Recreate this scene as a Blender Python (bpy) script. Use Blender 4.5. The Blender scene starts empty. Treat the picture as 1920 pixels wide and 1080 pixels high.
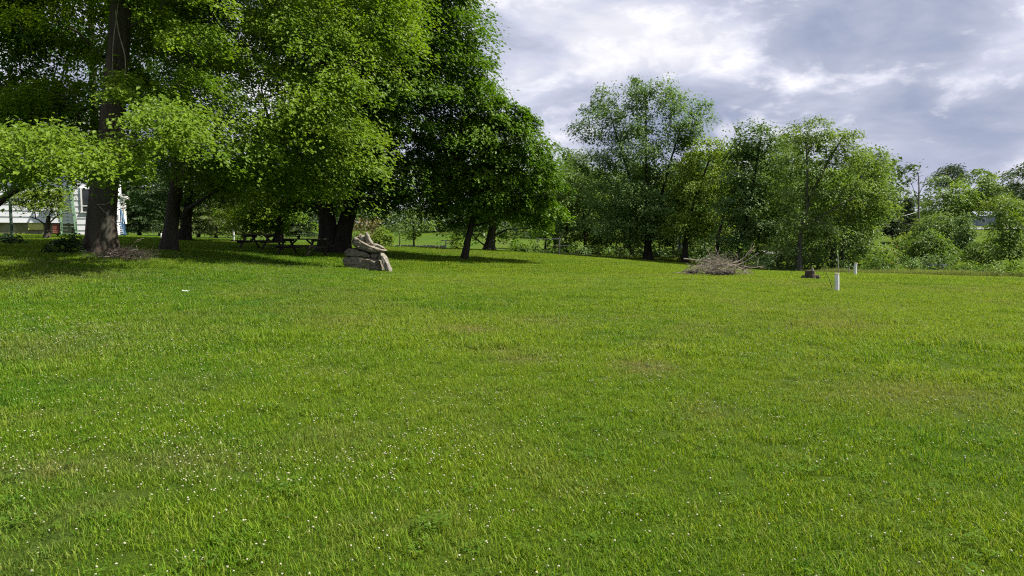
import bpy, bmesh, math, random
import numpy as np
from mathutils import Vector, noise as mnoise

rng = np.random.default_rng(11)
random.seed(11)
C = bpy.context.scene.collection
SC = bpy.context.scene
R = math.radians

# ------------------------------------------------------------------ camera, light, exposure
EYE = np.array([0.0, 0.0, 1.6])
F = 1920 * 25.0 / 36.0
PITCH = math.atan(100.0 / F)
cd = bpy.data.cameras.new('camera'); cam = bpy.data.objects.new('camera', cd); C.objects.link(cam)
cam.location = EYE; cam.rotation_euler = (R(90) - PITCH, 0, 0)
cd.lens = 25.0; cd.sensor_width = 36.0; cd.clip_end = 4000; cd.clip_start = 0.05
SC.camera = cam
cp, sp_ = math.cos(PITCH), math.sin(PITCH)

def ray(px, py):
    a, b = (px - 960.0) / F, (540.0 - py) / F
    return np.array([a, cp + b * sp_, -sp_ + b * cp])

def at(px, py, D):
    "world point seen at that place of the photograph, at depth D metres"
    d = ray(px, py)
    return EYE + d * (D / d[1])

def mpp(D): return D / F

SUN_EL, SUN_AZ = R(53), R(88)      # azimuth clockwise from +Y (view direction)
sv = Vector((math.sin(SUN_AZ) * math.cos(SUN_EL), math.cos(SUN_AZ) * math.cos(SUN_EL), math.sin(SUN_EL)))
sl = bpy.data.lights.new('sun', 'SUN'); so = bpy.data.objects.new('sun', sl); C.objects.link(so)
sl.energy = 4.9; sl.angle = R(0.8); sl.color = (1.0, 0.93, 0.80)
so.rotation_euler = sv.to_track_quat('Z', 'Y').to_euler(); so.location = (20, 10, 40)
SC.view_settings.view_transform = 'Standard'
try: SC.view_settings.look = 'None'
except Exception: pass
SC.view_settings.exposure = 1.15
SC.view_settings.gamma = 1.0
SC.view_settings.use_curve_mapping = False
cy = SC.cycles
cy.max_bounces = 14; cy.diffuse_bounces = 9; cy.glossy_bounces = 2; cy.transmission_bounces = 10
cy.caustics_reflective = False; cy.caustics_refractive = False
cy.use_denoising = False
try:
    cy.denoiser = 'OPENIMAGEDENOISE'; cy.denoising_prefilter = 'ACCURATE'
except Exception: pass
cy.sample_clamp_indirect = 4.0
cy.filter_width = 1.15

W = bpy.data.worlds.new('World'); SC.world = W; W.use_nodes = True
nt = W.node_tree; nt.nodes.clear()

def N(tree, kind, **kw):
    n = tree.nodes.new(kind)
    for k, v in kw.items():
        if k.startswith('i_'):
            key = k[2:]
            n.inputs[int(key) if key.isdigit() else key.replace('_', ' ')].default_value = v
        else: setattr(n, k, v)
    return n

def ramp(tree, stops, interp='LINEAR'):
    n = tree.nodes.new('ShaderNodeValToRGB'); cr = n.color_ramp; cr.interpolation = interp
    while len(cr.elements) > 1: cr.elements.remove(cr.elements[-1])
    for i, (p, c) in enumerate(stops):
        e = cr.elements[0] if i == 0 else cr.elements.new(p)
        e.position = p; e.color = (*c, 1) if len(c) == 3 else c
    return n

def math_(tree, op, a, b=None, clamp=False):
    n = tree.nodes.new('ShaderNodeMath'); n.operation = op; n.use_clamp = clamp
    for k, v in enumerate((a, b)):
        if v is None: continue
        if isinstance(v, (int, float)): n.inputs[k].default_value = v
        else: tree.links.new(v, n.inputs[k])
    return n.outputs[0]

def mixc(tree, fac, a, b, blend='MIX'):
    n = tree.nodes.new('ShaderNodeMix'); n.data_type = 'RGBA'; n.blend_type = blend
    for k, v in ((0, fac), (6, a), (7, b)):
        if isinstance(v, (int, float)): n.inputs[k].default_value = v
        elif isinstance(v, (tuple, list)): n.inputs[k].default_value = (*v, 1) if len(v) == 3 else v
        else: tree.links.new(v, n.inputs[k])
    return n.outputs[2]

L = nt.links.new
tc = N(nt, 'ShaderNodeTexCoord'); sx = N(nt, 'ShaderNodeSeparateXYZ'); L(tc.outputs['Generated'], sx.inputs[0])
mp = N(nt, 'ShaderNodeMapping'); L(tc.outputs['Generated'], mp.inputs[0]); mp.inputs['Location'].default_value = (4.7, 7.3, -2.4); mp.inputs['Rotation'].default_value = (0, R(16), 0); mp.inputs['Scale'].default_value = (1.0, 1.0, 2.1)
def noise(tree, vec, scale, detail=6, rough=0.55, dist=0.0, w=None):
    n = N(tree, 'ShaderNodeTexNoise'); n.inputs['Scale'].default_value = scale; n.inputs['Detail'].default_value = detail
    n.inputs['Roughness'].default_value = rough; n.inputs['Distortion'].default_value = dist
    if vec is not None: tree.links.new(vec, n.inputs['Vector'])
    return n.outputs[0]
big = noise(nt, mp.outputs[0], 2.6, 4, 0.5, 0.1)
mid = noise(nt, mp.outputs[0], 6.5, 9, 0.55, 0.35)
fine = noise(nt, mp.outputs[0], 17, 8, 0.62, 0.3)
base = math_(nt, 'ADD', math_(nt, 'MULTIPLY', big, 0.58), math_(nt, 'MULTIPLY', mid, 0.42))
body = ramp(nt, [(0.41, (0.265, 0.305, 0.425)), (0.48, (0.37, 0.40, 0.51)), (0.54, (0.50, 0.52, 0.63)), (0.60, (0.63, 0.635, 0.70)), (0.68, (0.73, 0.725, 0.77))]); L(base, body.inputs[0])
puffv = math_(nt, 'ADD', math_(nt, 'MULTIPLY', mid, 0.62), math_(nt, 'MULTIPLY', fine, 0.38))
puff = ramp(nt, [(0.53, (0, 0, 0)), (0.60, (0.32, 0.32, 0.32)), (0.68, (0.85, 0.85, 0.85))]); L(puffv, puff.inputs[0])
cl = mixc(nt, puff.outputs[0], body.outputs[0], (0.95, 0.93, 0.97))
# thinner, brighter cloud low over the horizon
low = ramp(nt, [(0.0, (0.7, 0.7, 0.7)), (0.08, (0.22, 0.22, 0.22)), (0.13, (0, 0, 0))]); L(sx.outputs[2], low.inputs[0])
cl = mixc(nt, low.outputs[0], cl, (0.62, 0.62, 0.73))
sky = N(nt, 'ShaderNodeTexSky'); sky.sky_type = 'NISHITA'; sky.sun_disc = False
sky.sun_elevation = SUN_EL; sky.sun_rotation = SUN_AZ
bs = N(nt, 'ShaderNodeBackground'); L(sky.outputs[0], bs.inputs[0]); bs.inputs[1].default_value = 0.08
bc = N(nt, 'ShaderNodeBackground'); L(cl, bc.inputs[0]); bc.inputs[1].default_value = 0.60
gap = ramp(nt, [(0.20, (0.1, 0.1, 0.1)), (0.29, (1, 1, 1))]); L(mid, gap.inputs[0])
mx = N(nt, 'ShaderNodeMixShader'); L(gap.outputs[0], mx.inputs[0]); L(bs.outputs[0], mx.inputs[1]); L(bc.outputs[0], mx.inputs[2])
wo = N(nt, 'ShaderNodeOutputWorld'); L(mx.outputs[0], wo.inputs[0])

# ------------------------------------------------------------------ small helpers
def tag(o, label=None, cat=None, group=None, kind=None):
    if label: o['label'] = label
    if cat: o['category'] = cat
    if group: o['group'] = group
    if kind: o['kind'] = kind
    return o

def link(name, me, mat=None, parent=None):
    o = bpy.data.objects.new(name, me); C.objects.link(o)
    if mat is not None:
        me.materials.clear(); me.materials.append(mat)
    if parent is not None: o.parent = parent
    return o

def thing(name, label, cat, loc, rz=0.0, group=None):
    o = bpy.data.objects.new(name, None); C.objects.link(o); o.empty_display_size = 0.3
    o.location = tuple(float(q) for q in loc); o.rotation_euler = (0, 0, rz)
    return tag(o, label, cat, group)

def copy_tree(o, parent=None):
    c = o.copy(); C.objects.link(c)
    if parent is not None: c.parent = parent
    for ch in list(o.children): copy_tree(ch, c)
    return c

def mesh_np(name, verts, faces, tint=None, smooth=False):
    "faces: (n,k) int array, all with k corners"
    me = bpy.data.meshes.new(name)
    verts = np.asarray(verts, dtype=np.float32); faces = np.asarray(faces, dtype=np.int32)
    n, k = faces.shape
    me.vertices.add(len(verts)); me.vertices.foreach_set('co', verts.ravel())
    me.loops.add(n * k); me.loops.foreach_set('vertex_index', faces.ravel())
    me.polygons.add(n); me.polygons.foreach_set('loop_start', np.arange(0, n * k, k, dtype=np.int32))
    if tint is not None:
        a = me.attributes.new('tint', 'FLOAT', 'FACE'); a.data.foreach_set('value', np.asarray(tint, dtype=np.float32))
    me.update(calc_edges=True)
    me.polygons.foreach_set('use_smooth', np.full(n, smooth, dtype=bool))
    return me

class MB:
    "collects quads"
    def __init__(self): self.v = []; self.f = []; self.n = 0
    def add(self, v, f):
        v = np.asarray(v, dtype=float); f = np.asarray(f, dtype=int)
        self.v.append(v); self.f.append(f + self.n); self.n += len(v)
    def box(self, lo, hi):
        x0, y0, z0 = lo; x1, y1, z1 = hi
        v = [(x0, y0, z0), (x1, y0, z0), (x1, y1, z0), (x0, y1, z0), (x0, y0, z1), (x1, y0, z1), (x1, y1, z1), (x0, y1, z1)]
        self.add(v, [(0, 3, 2, 1), (4, 5, 6, 7), (0, 1, 5, 4), (1, 2, 6, 5), (2, 3, 7, 6), (3, 0, 4, 7)])
    def bar(self, a, b, w, h, up=(0, 0, 1)):
        a = np.array(a, float); b = np.array(b, float); d = b - a; d /= np.linalg.norm(d)
        s = np.cross(d, up); s /= np.linalg.norm(s); t = np.cross(s, d)
        v = []
        for p in (a, b):
            for i, j in ((-1, -1), (1, -1), (1, 1), (-1, 1)): v.append(p + s * i * w / 2 + t * j * h / 2)
        self.add(v, [(3, 2, 1, 0), (4, 5, 6, 7), (0, 1, 5, 4), (1, 2, 6, 5), (2, 3, 7, 6), (3, 0, 4, 7)])
    def tube(self, pts, rad, sides=6, cap=False, lobes=0.0):
        pts = np.asarray(pts, float); m = len(pts)
        rad = np.broadcast_to(np.asarray(rad, float), (m,))
        t = np.gradient(pts, axis=0) if m > 2 else np.repeat((pts[1] - pts[0])[None], m, 0)
        t = t / (np.linalg.norm(t, axis=1)[:, None] + 1e-9)
        ref = np.where(np.abs(t[:, 2:3]) > 0.9, np.array([[1.0, 0, 0]]), np.array([[0, 0, 1.0]]))
        if (np.abs(t[:, 2]) > 0.9).any(): ref = np.repeat(np.array([[0.31, 0.95, 0.05]]), m, 0)
        s = np.cross(t, ref); s /= np.linalg.norm(s, axis=1)[:, None] + 1e-9
        w = np.cross(s, t)
        a = np.linspace(0, 2 * np.pi, sides, endpoint=False)
        rr = rad[:, None] * (1 + lobes * np.sin(a * 3 + 1.0)[None] * 1.0 + lobes * 0.6 * np.sin(a * 5)[None])
        v = pts[:, None] + rr[..., None] * (np.cos(a)[None, :, None] * s[:, None] + np.sin(a)[None, :, None] * w[:, None])
        v = v.reshape(-1, 3); i = np.arange(m - 1)[:, None] * sides; j = np.arange(sides)[None]
        k = (j + 1) % sides
        f = np.stack([i + j, i + k, i + sides + k, i + sides + j], -1).reshape(-1, 4)
        self.add(v, f)
        if cap:
            for r0, p, flip in ((0, pts[0], 1), ((m - 1) * sides, pts[-1], 0)):
                ring = v[r0:r0 + sides]; vv = np.vstack([ring, ring * 0.02 + p * 0.98])
                jj = np.arange(sides); kk = (jj + 1) % sides
                ff = np.stack([jj, kk, sides + kk, sides + jj], -1)
                self.add(vv, ff[:, ::-1] if flip else ff)
    def mesh(self, name, smooth=False):
        return mesh_np(name, np.vstack(self.v), np.vstack(self.f), smooth=smooth)
    def build(self, name, mat, parent=None, smooth=False):
        return link(name, self.mesh(name, smooth), mat, parent)

# ------------------------------------------------------------------ materials
def new_mat(name):
    m = bpy.data.materials.new(name); m.use_nodes = True
    t = m.node_tree; b = t.nodes['Principled BSDF']
    return m, t, b

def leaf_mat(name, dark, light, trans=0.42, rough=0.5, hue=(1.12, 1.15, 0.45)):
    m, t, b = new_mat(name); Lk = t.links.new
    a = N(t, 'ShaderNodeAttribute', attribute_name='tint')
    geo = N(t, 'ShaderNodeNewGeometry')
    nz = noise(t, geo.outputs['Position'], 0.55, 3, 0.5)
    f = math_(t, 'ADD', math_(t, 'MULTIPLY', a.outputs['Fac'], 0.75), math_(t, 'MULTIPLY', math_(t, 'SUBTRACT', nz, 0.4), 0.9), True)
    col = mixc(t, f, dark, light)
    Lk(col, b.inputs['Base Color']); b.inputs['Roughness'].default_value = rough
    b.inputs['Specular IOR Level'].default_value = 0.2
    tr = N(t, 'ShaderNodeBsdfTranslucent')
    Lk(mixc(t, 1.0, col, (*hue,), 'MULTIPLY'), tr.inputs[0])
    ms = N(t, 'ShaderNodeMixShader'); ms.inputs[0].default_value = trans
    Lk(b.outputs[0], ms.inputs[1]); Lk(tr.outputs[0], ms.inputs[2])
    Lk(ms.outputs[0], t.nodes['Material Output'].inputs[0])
    return m

def rough_mat(name, c1, c2, scale=6.0, rough=0.85, stretch=(1, 1, 1), bump=0.3, c3=None, detail=8, bscale=None):
    m, t, b = new_mat(name); Lk = t.links.new
    tcn = N(t, 'ShaderNodeTexCoord'); mpn = N(t, 'ShaderNodeMapping'); Lk(tcn.outputs['Object'], mpn.inputs[0])
    mpn.inputs['Scale'].default_value = stretch
    n1 = noise(t, mpn.outputs[0], scale, detail, 0.6, 0.2)
    rp = ramp(t, [(0.3, c1), (0.68, c2)]); Lk(n1, rp.inputs[0]); col = rp.outputs[0]
    if c3:
        n2 = noise(t, mpn.outputs[0], scale * 0.37, 4, 0.6)
        r2 = ramp(t, [(0.52, (0, 0, 0)), (0.66, (1, 1, 1))]); Lk(n2, r2.inputs[0])
        col = mixc(t, r2.outputs[0], col, c3)
    Lk(col, b.inputs['Base Color']); b.inputs['Roughness'].default_value = rough
    b.inputs['Specular IOR Level'].default_value = 0.25
    if bump:
        bp = N(t, 'ShaderNodeBump'); bp.inputs['Strength'].default_value = bump; bp.inputs['Distance'].default_value = 0.05
        n3 = noise(t, mpn.outputs[0], (bscale or scale * 2), 8, 0.65); Lk(n3, bp.inputs['Height']); Lk(bp.outputs[0], b.inputs['Normal'])
    return m

BARK = rough_mat('bark', (0.016, 0.012, 0.009), (0.075, 0.06, 0.048), 5, 0.95, (1, 1, 0.14), 0.9, (0.05, 0.05, 0.04), bscale=7)
BARK_DARK = rough_mat('bark_dark', (0.010, 0.008, 0.007), (0.04, 0.033, 0.027), 5, 0.95, (1, 1, 0.14), 0.8)
BARK_GREY = rough_mat('bark_grey', (0.05, 0.045, 0.04), (0.15, 0.14, 0.125), 4, 0.95, (1, 1, 0.2), 0.5)
DEAD = rough_mat('dead_wood', (0.12, 0.095, 0.075), (0.36, 0.31, 0.26), 9, 0.9, (1, 1, 1), 0.4)
DEAD_DARK = rough_mat('dead_wood_dark', (0.018, 0.014, 0.012), (0.085, 0.07, 0.06), 9, 0.9, (1, 1, 1), 0.6)
TWIG = rough_mat('dry_twig', (0.085, 0.072, 0.058), (0.27, 0.235, 0.19), 3, 0.9, (1, 1, 1), 0)
STONE = rough_mat('field_stone', (0.065, 0.055, 0.042), (0.26, 0.225, 0.175), 7, 0.9, (1, 1, 2.6), 1.0, (0.20, 0.185, 0.155), bscale=14)
STONE_GREY = rough_mat('field_stone_grey', (0.085, 0.078, 0.066), (0.29, 0.265, 0.225), 9, 0.9, (1, 1, 1.6), 1.0, (0.24, 0.23, 0.2), bscale=11)
TABLE = rough_mat('weathered_table_wood', (0.018, 0.014, 0.012), (0.06, 0.048, 0.04), 6, 0.85, (1, 8, 8), 0.3)
WHITE = rough_mat('white_paint', (0.66, 0.66, 0.67), (0.80, 0.80, 0.80), 2, 0.6, (1, 1, 1), 0.05)
SIDING = rough_mat('white_siding', (0.58, 0.60, 0.66), (0.70, 0.72, 0.77), 1.5, 0.65, (0.4, 1, 3), 0.1)
PVC = rough_mat('white_plastic_pipe', (0.56, 0.57, 0.58), (0.72, 0.72, 0.72), 6, 0.45, (1, 1, 0.3), 0.05, (0.6, 0.58, 0.5))
PVC_CAP = rough_mat('stained_pipe_cap', (0.45, 0.40, 0.24), (0.62, 0.58, 0.42), 12, 0.6, (1, 1, 1), 0.1)
GREEN_PAINT = rough_mat('faded_green_paint', (0.06, 0.12, 0.075), (0.14, 0.22, 0.145), 5, 0.7, (1, 1, 1), 0.1)
GREEN_DARK = rough_mat('dark_green_paint', (0.025, 0.05, 0.035), (0.06, 0.10, 0.07), 5, 0.7, (1, 1, 1), 0.1)
BLUE_PAINT = rough_mat('blue_paint', (0.03, 0.075, 0.14), (0.06, 0.13, 0.22), 5, 0.6, (1, 1, 1), 0.1)
ROOFM = rough_mat('grey_shingle', (0.10, 0.10, 0.105), (0.19, 0.19, 0.20), 8, 0.9, (1, 1, 1), 0.3)
ROOF_BLUE = rough_mat('pale_blue_grey_metal', (0.16, 0.19, 0.25), (0.24, 0.27, 0.34), 3, 0.5, (1, 1, 1), 0.05)
FOUND = rough_mat('mossy_foundation', (0.13, 0.12, 0.08), (0.27, 0.25, 0.17), 2.5, 0.9, (1, 1, 1), 0.3, (0.16, 0.17, 0.06))
YELLOW = rough_mat('yellow_board', (0.42, 0.40, 0.10), (0.58, 0.55, 0.20), 3, 0.8, (1, 1, 1), 0.1)
BRICK = rough_mat('red_brick', (0.16, 0.055, 0.04), (0.30, 0.11, 0.08), 4, 0.9, (1, 1, 1), 0.2)
GREYPOST = rough_mat('weathered_grey_wood', (0.16, 0.15, 0.14), (0.34, 0.33, 0.31), 7, 0.9, (1, 1, 0.3), 0.2)
METAL = rough_mat('galvanised_rail', (0.45, 0.46, 0.48), (0.62, 0.63, 0.65), 3, 0.45, (1, 1, 1), 0.05)
ASPH = rough_mat('worn_asphalt', (0.13, 0.13, 0.135), (0.22, 0.22, 0.22), 3, 0.9, (1, 1, 1), 0.1)
GRAVELM = rough_mat('bare_earth', (0.07, 0.055, 0.04), (0.16, 0.125, 0.09), 6, 0.95, (1, 1, 1), 0.4)
PINK = rough_mat('faded_pink_paint', (0.45, 0.20, 0.30), (0.6, 0.32, 0.42), 4, 0.7, (1, 1, 1), 0)
def glass():
    m, t, b = new_mat('dark_window_glass'); b.inputs['Base Color'].default_value = (0.03, 0.035, 0.04, 1); b.inputs['Roughness'].default_value = 0.06
    return m
GLASS = glass()

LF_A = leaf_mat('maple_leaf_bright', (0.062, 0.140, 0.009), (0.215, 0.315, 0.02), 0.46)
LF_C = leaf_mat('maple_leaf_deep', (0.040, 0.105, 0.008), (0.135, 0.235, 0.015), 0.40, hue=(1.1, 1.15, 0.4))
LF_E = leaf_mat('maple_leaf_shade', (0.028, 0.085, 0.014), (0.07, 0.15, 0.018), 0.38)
LF_J = leaf_mat('ash_leaf', (0.078, 0.155, 0.042), (0.185, 0.29, 0.08), 0.36, hue=(1.15, 1.15, 0.6))
LF_K = leaf_mat('wood_leaf', (0.085, 0.16, 0.036), (0.21, 0.30, 0.07), 0.42)
LF_L = leaf_mat('yellow_green_leaf', (0.09, 0.165, 0.018), (0.24, 0.31, 0.038), 0.45)
LF_M = leaf_mat('dark_wood_leaf', (0.066, 0.128, 0.042), (0.155, 0.24, 0.072), 0.34)
LF_N = leaf_mat('olive_leaf', (0.085, 0.15, 0.038), (0.205, 0.29, 0.072), 0.40)
LF_P = leaf_mat('pine_needle', (0.028, 0.06, 0.026), (0.08, 0.12, 0.042), 0.22)
LF_PL = leaf_mat('hemlock_needle', (0.06, 0.095, 0.032), (0.16, 0.19, 0.06), 0.25)
LF_S = leaf_mat('shrub_leaf', (0.06, 0.13, 0.02), (0.17, 0.25, 0.045), 0.42)
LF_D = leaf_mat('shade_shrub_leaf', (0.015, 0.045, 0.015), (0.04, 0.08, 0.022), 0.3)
LF_R = leaf_mat('red_leaf', (0.22, 0.02, 0.025), (0.40, 0.06, 0.06), 0.3, hue=(1.2, 0.6, 0.6))
LF_T = leaf_mat('russet_shrub_leaf', (0.13, 0.10, 0.04), (0.25, 0.19, 0.08), 0.35)
LF_V = leaf_mat('far_wood_leaf', (0.045, 0.085, 0.035), (0.11, 0.165, 0.06), 0.3)

# ------------------------------------------------------------------ terrain
ctrl = []
def cpix(px, py, D): ctrl.append(at(px, py, D))
def cw(x, y, z): ctrl.append(np.array([x, y, z], float))
for a in [(190, 474, 22), (690, 507, 26), (318, 471, 29), (630, 474, 35), (880, 487, 34), (918, 470, 46), (60, 440, 47), (240, 443, 48), (440, 452, 46),
          (1569, 546, 20), (1603, 516, 27.5), (1350, 516, 29), (1520, 524, 25), (1900, 521, 40), (1760, 518, 40), (1640, 517, 40), (1450, 508, 48),
          (1280, 497, 52), (1215, 488, 60), (1100, 481, 60), (1000, 476, 60), (780, 470, 60), (700, 466, 58), (860, 446, 120), (700, 447, 110), (400, 446, 80), (250, 446, 85),
          (0, 432, 80), (1000, 450, 110), (1200, 462, 110), (1450, 448, 110), (1700, 432, 90), (1850, 428, 88), (1700, 415, 130), (1900, 405, 125), (1900, 512, 48), (1720, 500, 52), (1690, 462, 70), (1880, 458, 68)]:
    cpix(*a)
for a in [(0, 3, 0), (-3, 5, .04), (3, 5, 0), (0, 12, .02), (6, 12, 0), (-6, 12, .22), (-12, 14, .55), (14, 14, -.1), (0, 20, .14), (-8, -6, .1), (8, -6, 0), (-25, 5, .8), (25, 5, -.2), (-30, 22, 1.2), (30, 22, -.4), (0, -40, 0), (-60, -20, 1.5), (60, -20, -.5),
          (-100, 60, 3), (90, 40, 0), (110, 90, 4.5), (-60, 160, 3), (0, 190, 4), (70, 180, 6), (-140, 120, 4), (140, 150, 8), (0, 260, 6), (-180, 230, 8), (180, 230, 10), (220, 40, 5), (-220, 20, 5), (0, -200, 0), (-200, -150, 2), (200, -150, 0)]:
    cw(*a)
ctrl = np.array(ctrl); _S = 60.0
def _phi(d): return np.where(d > 1e-9, d * d * np.log(d + 1e-12), 0.0)
_P = ctrl[:, :2] / _S; _n = len(_P)
_K = _phi(np.linalg.norm(_P[:, None] - _P[None], axis=2)) + np.eye(_n) * 2e-4
_A = np.zeros((_n + 3, _n + 3)); _A[:_n, :_n] = _K; _A[:_n, _n] = 1; _A[:_n, _n + 1:] = _P; _A[_n:, :_n] = _A[:_n, _n:].T
_sol = np.linalg.solve(_A, np.concatenate([ctrl[:, 2], np.zeros(3)]))
def ground(x, y):
    x = np.asarray(x, float); y = np.asarray(y, float); sh = x.shape
    p = np.stack([x.ravel(), y.ravel()], 1)
    r = np.linalg.norm(p, axis=1); k = np.minimum(1, 240 / np.maximum(r, 1e-6)); p = p * k[:, None] / _S
    out = np.empty(len(p))
    for i in range(0, len(p), 20000):
        q = p[i:i + 20000]
        out[i:i + 20000] = _phi(np.linalg.norm(q[:, None] - _P[None], axis=2)) @ _sol[:_n] + _sol[_n] + q @ _sol[_n + 1:]
    return out.reshape(sh)
def gz(x, y): return float(ground(np.array([x]), np.array([y]))[0])
def base_at(px, D, py=470):
    p = at(px, py, D); return np.array([p[0], p[1], gz(p[0], p[1])])

def vnoise(x, y, s, seed):
    "smooth value noise in 0..1"
    r = np.random.default_rng(seed); T = r.random((128, 128))
    x = x / s + 64.3; y = y / s + 31.7
    xi = np.floor(x).astype(int); yi = np.floor(y).astype(int); fx = x - xi; fy = y - yi
    fx = fx * fx * (3 - 2 * fx); fy = fy * fy * (3 - 2 * fy)
    g = lambda a, b: T[a % 128, b % 128]
    return (g(xi, yi) * (1 - fx) + g(xi + 1, yi) * fx) * (1 - fy) + (g(xi, yi + 1) * (1 - fx) + g(xi + 1, yi + 1) * fx) * fy
def fnoise(x, y, s, seed):
    return 0.5 * vnoise(x, y, s, seed) + 0.3 * vnoise(x, y, s * .43, seed + 1) + 0.2 * vnoise(x, y, s * .19, seed + 2)
DRY = []
for px, py, rx, ry, w in [(1210, 682, 60, 16, .9), (870, 618, 70, 9, .7), (950, 655, 60, 10, .45), (1000, 600, 90, 9, .35), (330, 860, 120, 26, .5), (90, 880, 120, 26, .55), (1560, 606, 120, 12, .5), (1330, 765, 70, 22, .5),
                          (640, 610, 90, 10, .5), (980, 668, 60, 10, .6), (1700, 730, 220, 34, .45), (1880, 560, 60, 6, .3), (150, 665, 120, 14, .3), (1020, 870, 60, 22, .35)]:
    d = ray(px, py); t = (0.05 - 1.6) / d[2]; p = EYE + d * t
    d2 = ray(px, py + ry); t2 = (0.05 - 1.6) / d2[2]; q = EYE + d2 * t2
    DRY.append((p[0], p[1], rx * p[1] / F, max(0.12, abs(p[1] - q[1])), w))
def lawn(x, y):
    "dryness and yellowness of the turf, 0..1 each"
    dry = np.clip((fnoise(x, y * 0.8, 3.1, 5) - 0.60) * 2.6, 0, 1) * 0.55 + np.clip((fnoise(x, y, 0.7, 15) - 0.62) * 4, 0, 1) * 0.3
    for cx, cyy, rx, ry, w in DRY:
        dry = np.maximum(dry, w * np.exp(-(((x - cx) / rx) ** 2 + ((y - cyy) / ry) ** 2)) * (0.5 + fnoise(x, y, .5, 33)))
    yel = np.clip(fnoise(x, y, 5.0, 21) * 0.95 + fnoise(x, y, 0.9, 25) * 0.6 - 0.13 + np.clip(x * 0.022, -.14, .22), 0, 1)
    return np.clip(dry, 0, 1), yel

def graded(a, b, step, far_lo, far_hi, g=1.28):
    m = list(np.arange(a, b + 1e-6, step)); s = step; p = b
    while p < far_hi: s *= g; p += s; m.append(p)
    s = step; p = a; lo = []
    while p > far_lo: s *= g; p -= s; lo.append(p)
    return np.array(lo[::-1] + m)
gx = graded(-34, 34, 0.4, -2500, 2500); gy = graded(0, 62, 0.4, -2500, 3000)
GX, GY = np.meshgrid(gx, gy); GZ = ground(GX, GY)
GZ += np.where(np.hypot(GX, GY) < 60, (fnoise(GX, GY, 2.6, 71) - .5) * 0.05, 0)
nx_, ny_ = len(gx), len(gy)
ii = (np.arange(ny_ - 1)[:, None] * nx_ + np.arange(nx_ - 1)[None]).ravel()
gme = mesh_np('lawn', np.stack([GX, GY, GZ], -1).reshape(-1, 3), np.stack([ii, ii + 1, ii + nx_ + 1, ii + nx_], -1), smooth=True)
dr, ye = lawn(GX.ravel(), GY.ravel())
for nm, val in (('dry', dr), ('yel', ye)):
    a = gme.attributes.new(nm, 'FLOAT', 'POINT'); a.data.foreach_set('value', val.astype(np.float32))

G_GREEN, G_YEL, G_DRY = (0.058, 0.168, 0.008), (0.158, 0.248, 0.013), (0.17, 0.16, 0.07)
def ground_mat():
    m, t, b = new_mat('lawn_turf'); Lk = t.links.new
    geo = N(t, 'ShaderNodeNewGeometry')
    ad = N(t, 'ShaderNodeAttribute', attribute_name='dry'); ay = N(t, 'ShaderNodeAttribute', attribute_name='yel')
    n1 = noise(t, geo.outputs['Position'], 9, 6, 0.7); n2 = noise(t, geo.outputs['Position'], 60, 4, 0.7)
    f = math_(t, 'ADD', ay.outputs['Fac'], math_(t, 'MULTIPLY', math_(t, 'SUBTRACT', n1, .5), 1.1), True)
    col = mixc(t, f, tuple(q * 0.5 for q in G_GREEN), tuple(q * 0.5 for q in G_YEL))
    col = mixc(t, ad.outputs['Fac'], col, tuple(q * 0.6 for q in G_DRY))
    rp = ramp(t, [(0.32, (0.45, 0.45, 0.4)), (0.7, (1.2, 1.2, 1.2))]); Lk(n2, rp.inputs[0])
    col = mixc(t, 1.0, col, rp.outputs[0], 'MULTIPLY')
    Lk(col, b.inputs['Base Color']); b.inputs['Roughness'].default_value = 0.95; b.inputs['Specular IOR Level'].default_value = 0.1
    bp = N(t, 'ShaderNodeBump'); bp.inputs['Strength'].default_value = 0.8; bp.inputs['Distance'].default_value = 0.06
    Lk(n2, bp.inputs['Height']); Lk(bp.outputs[0], b.inputs['Normal'])
    return m
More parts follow.
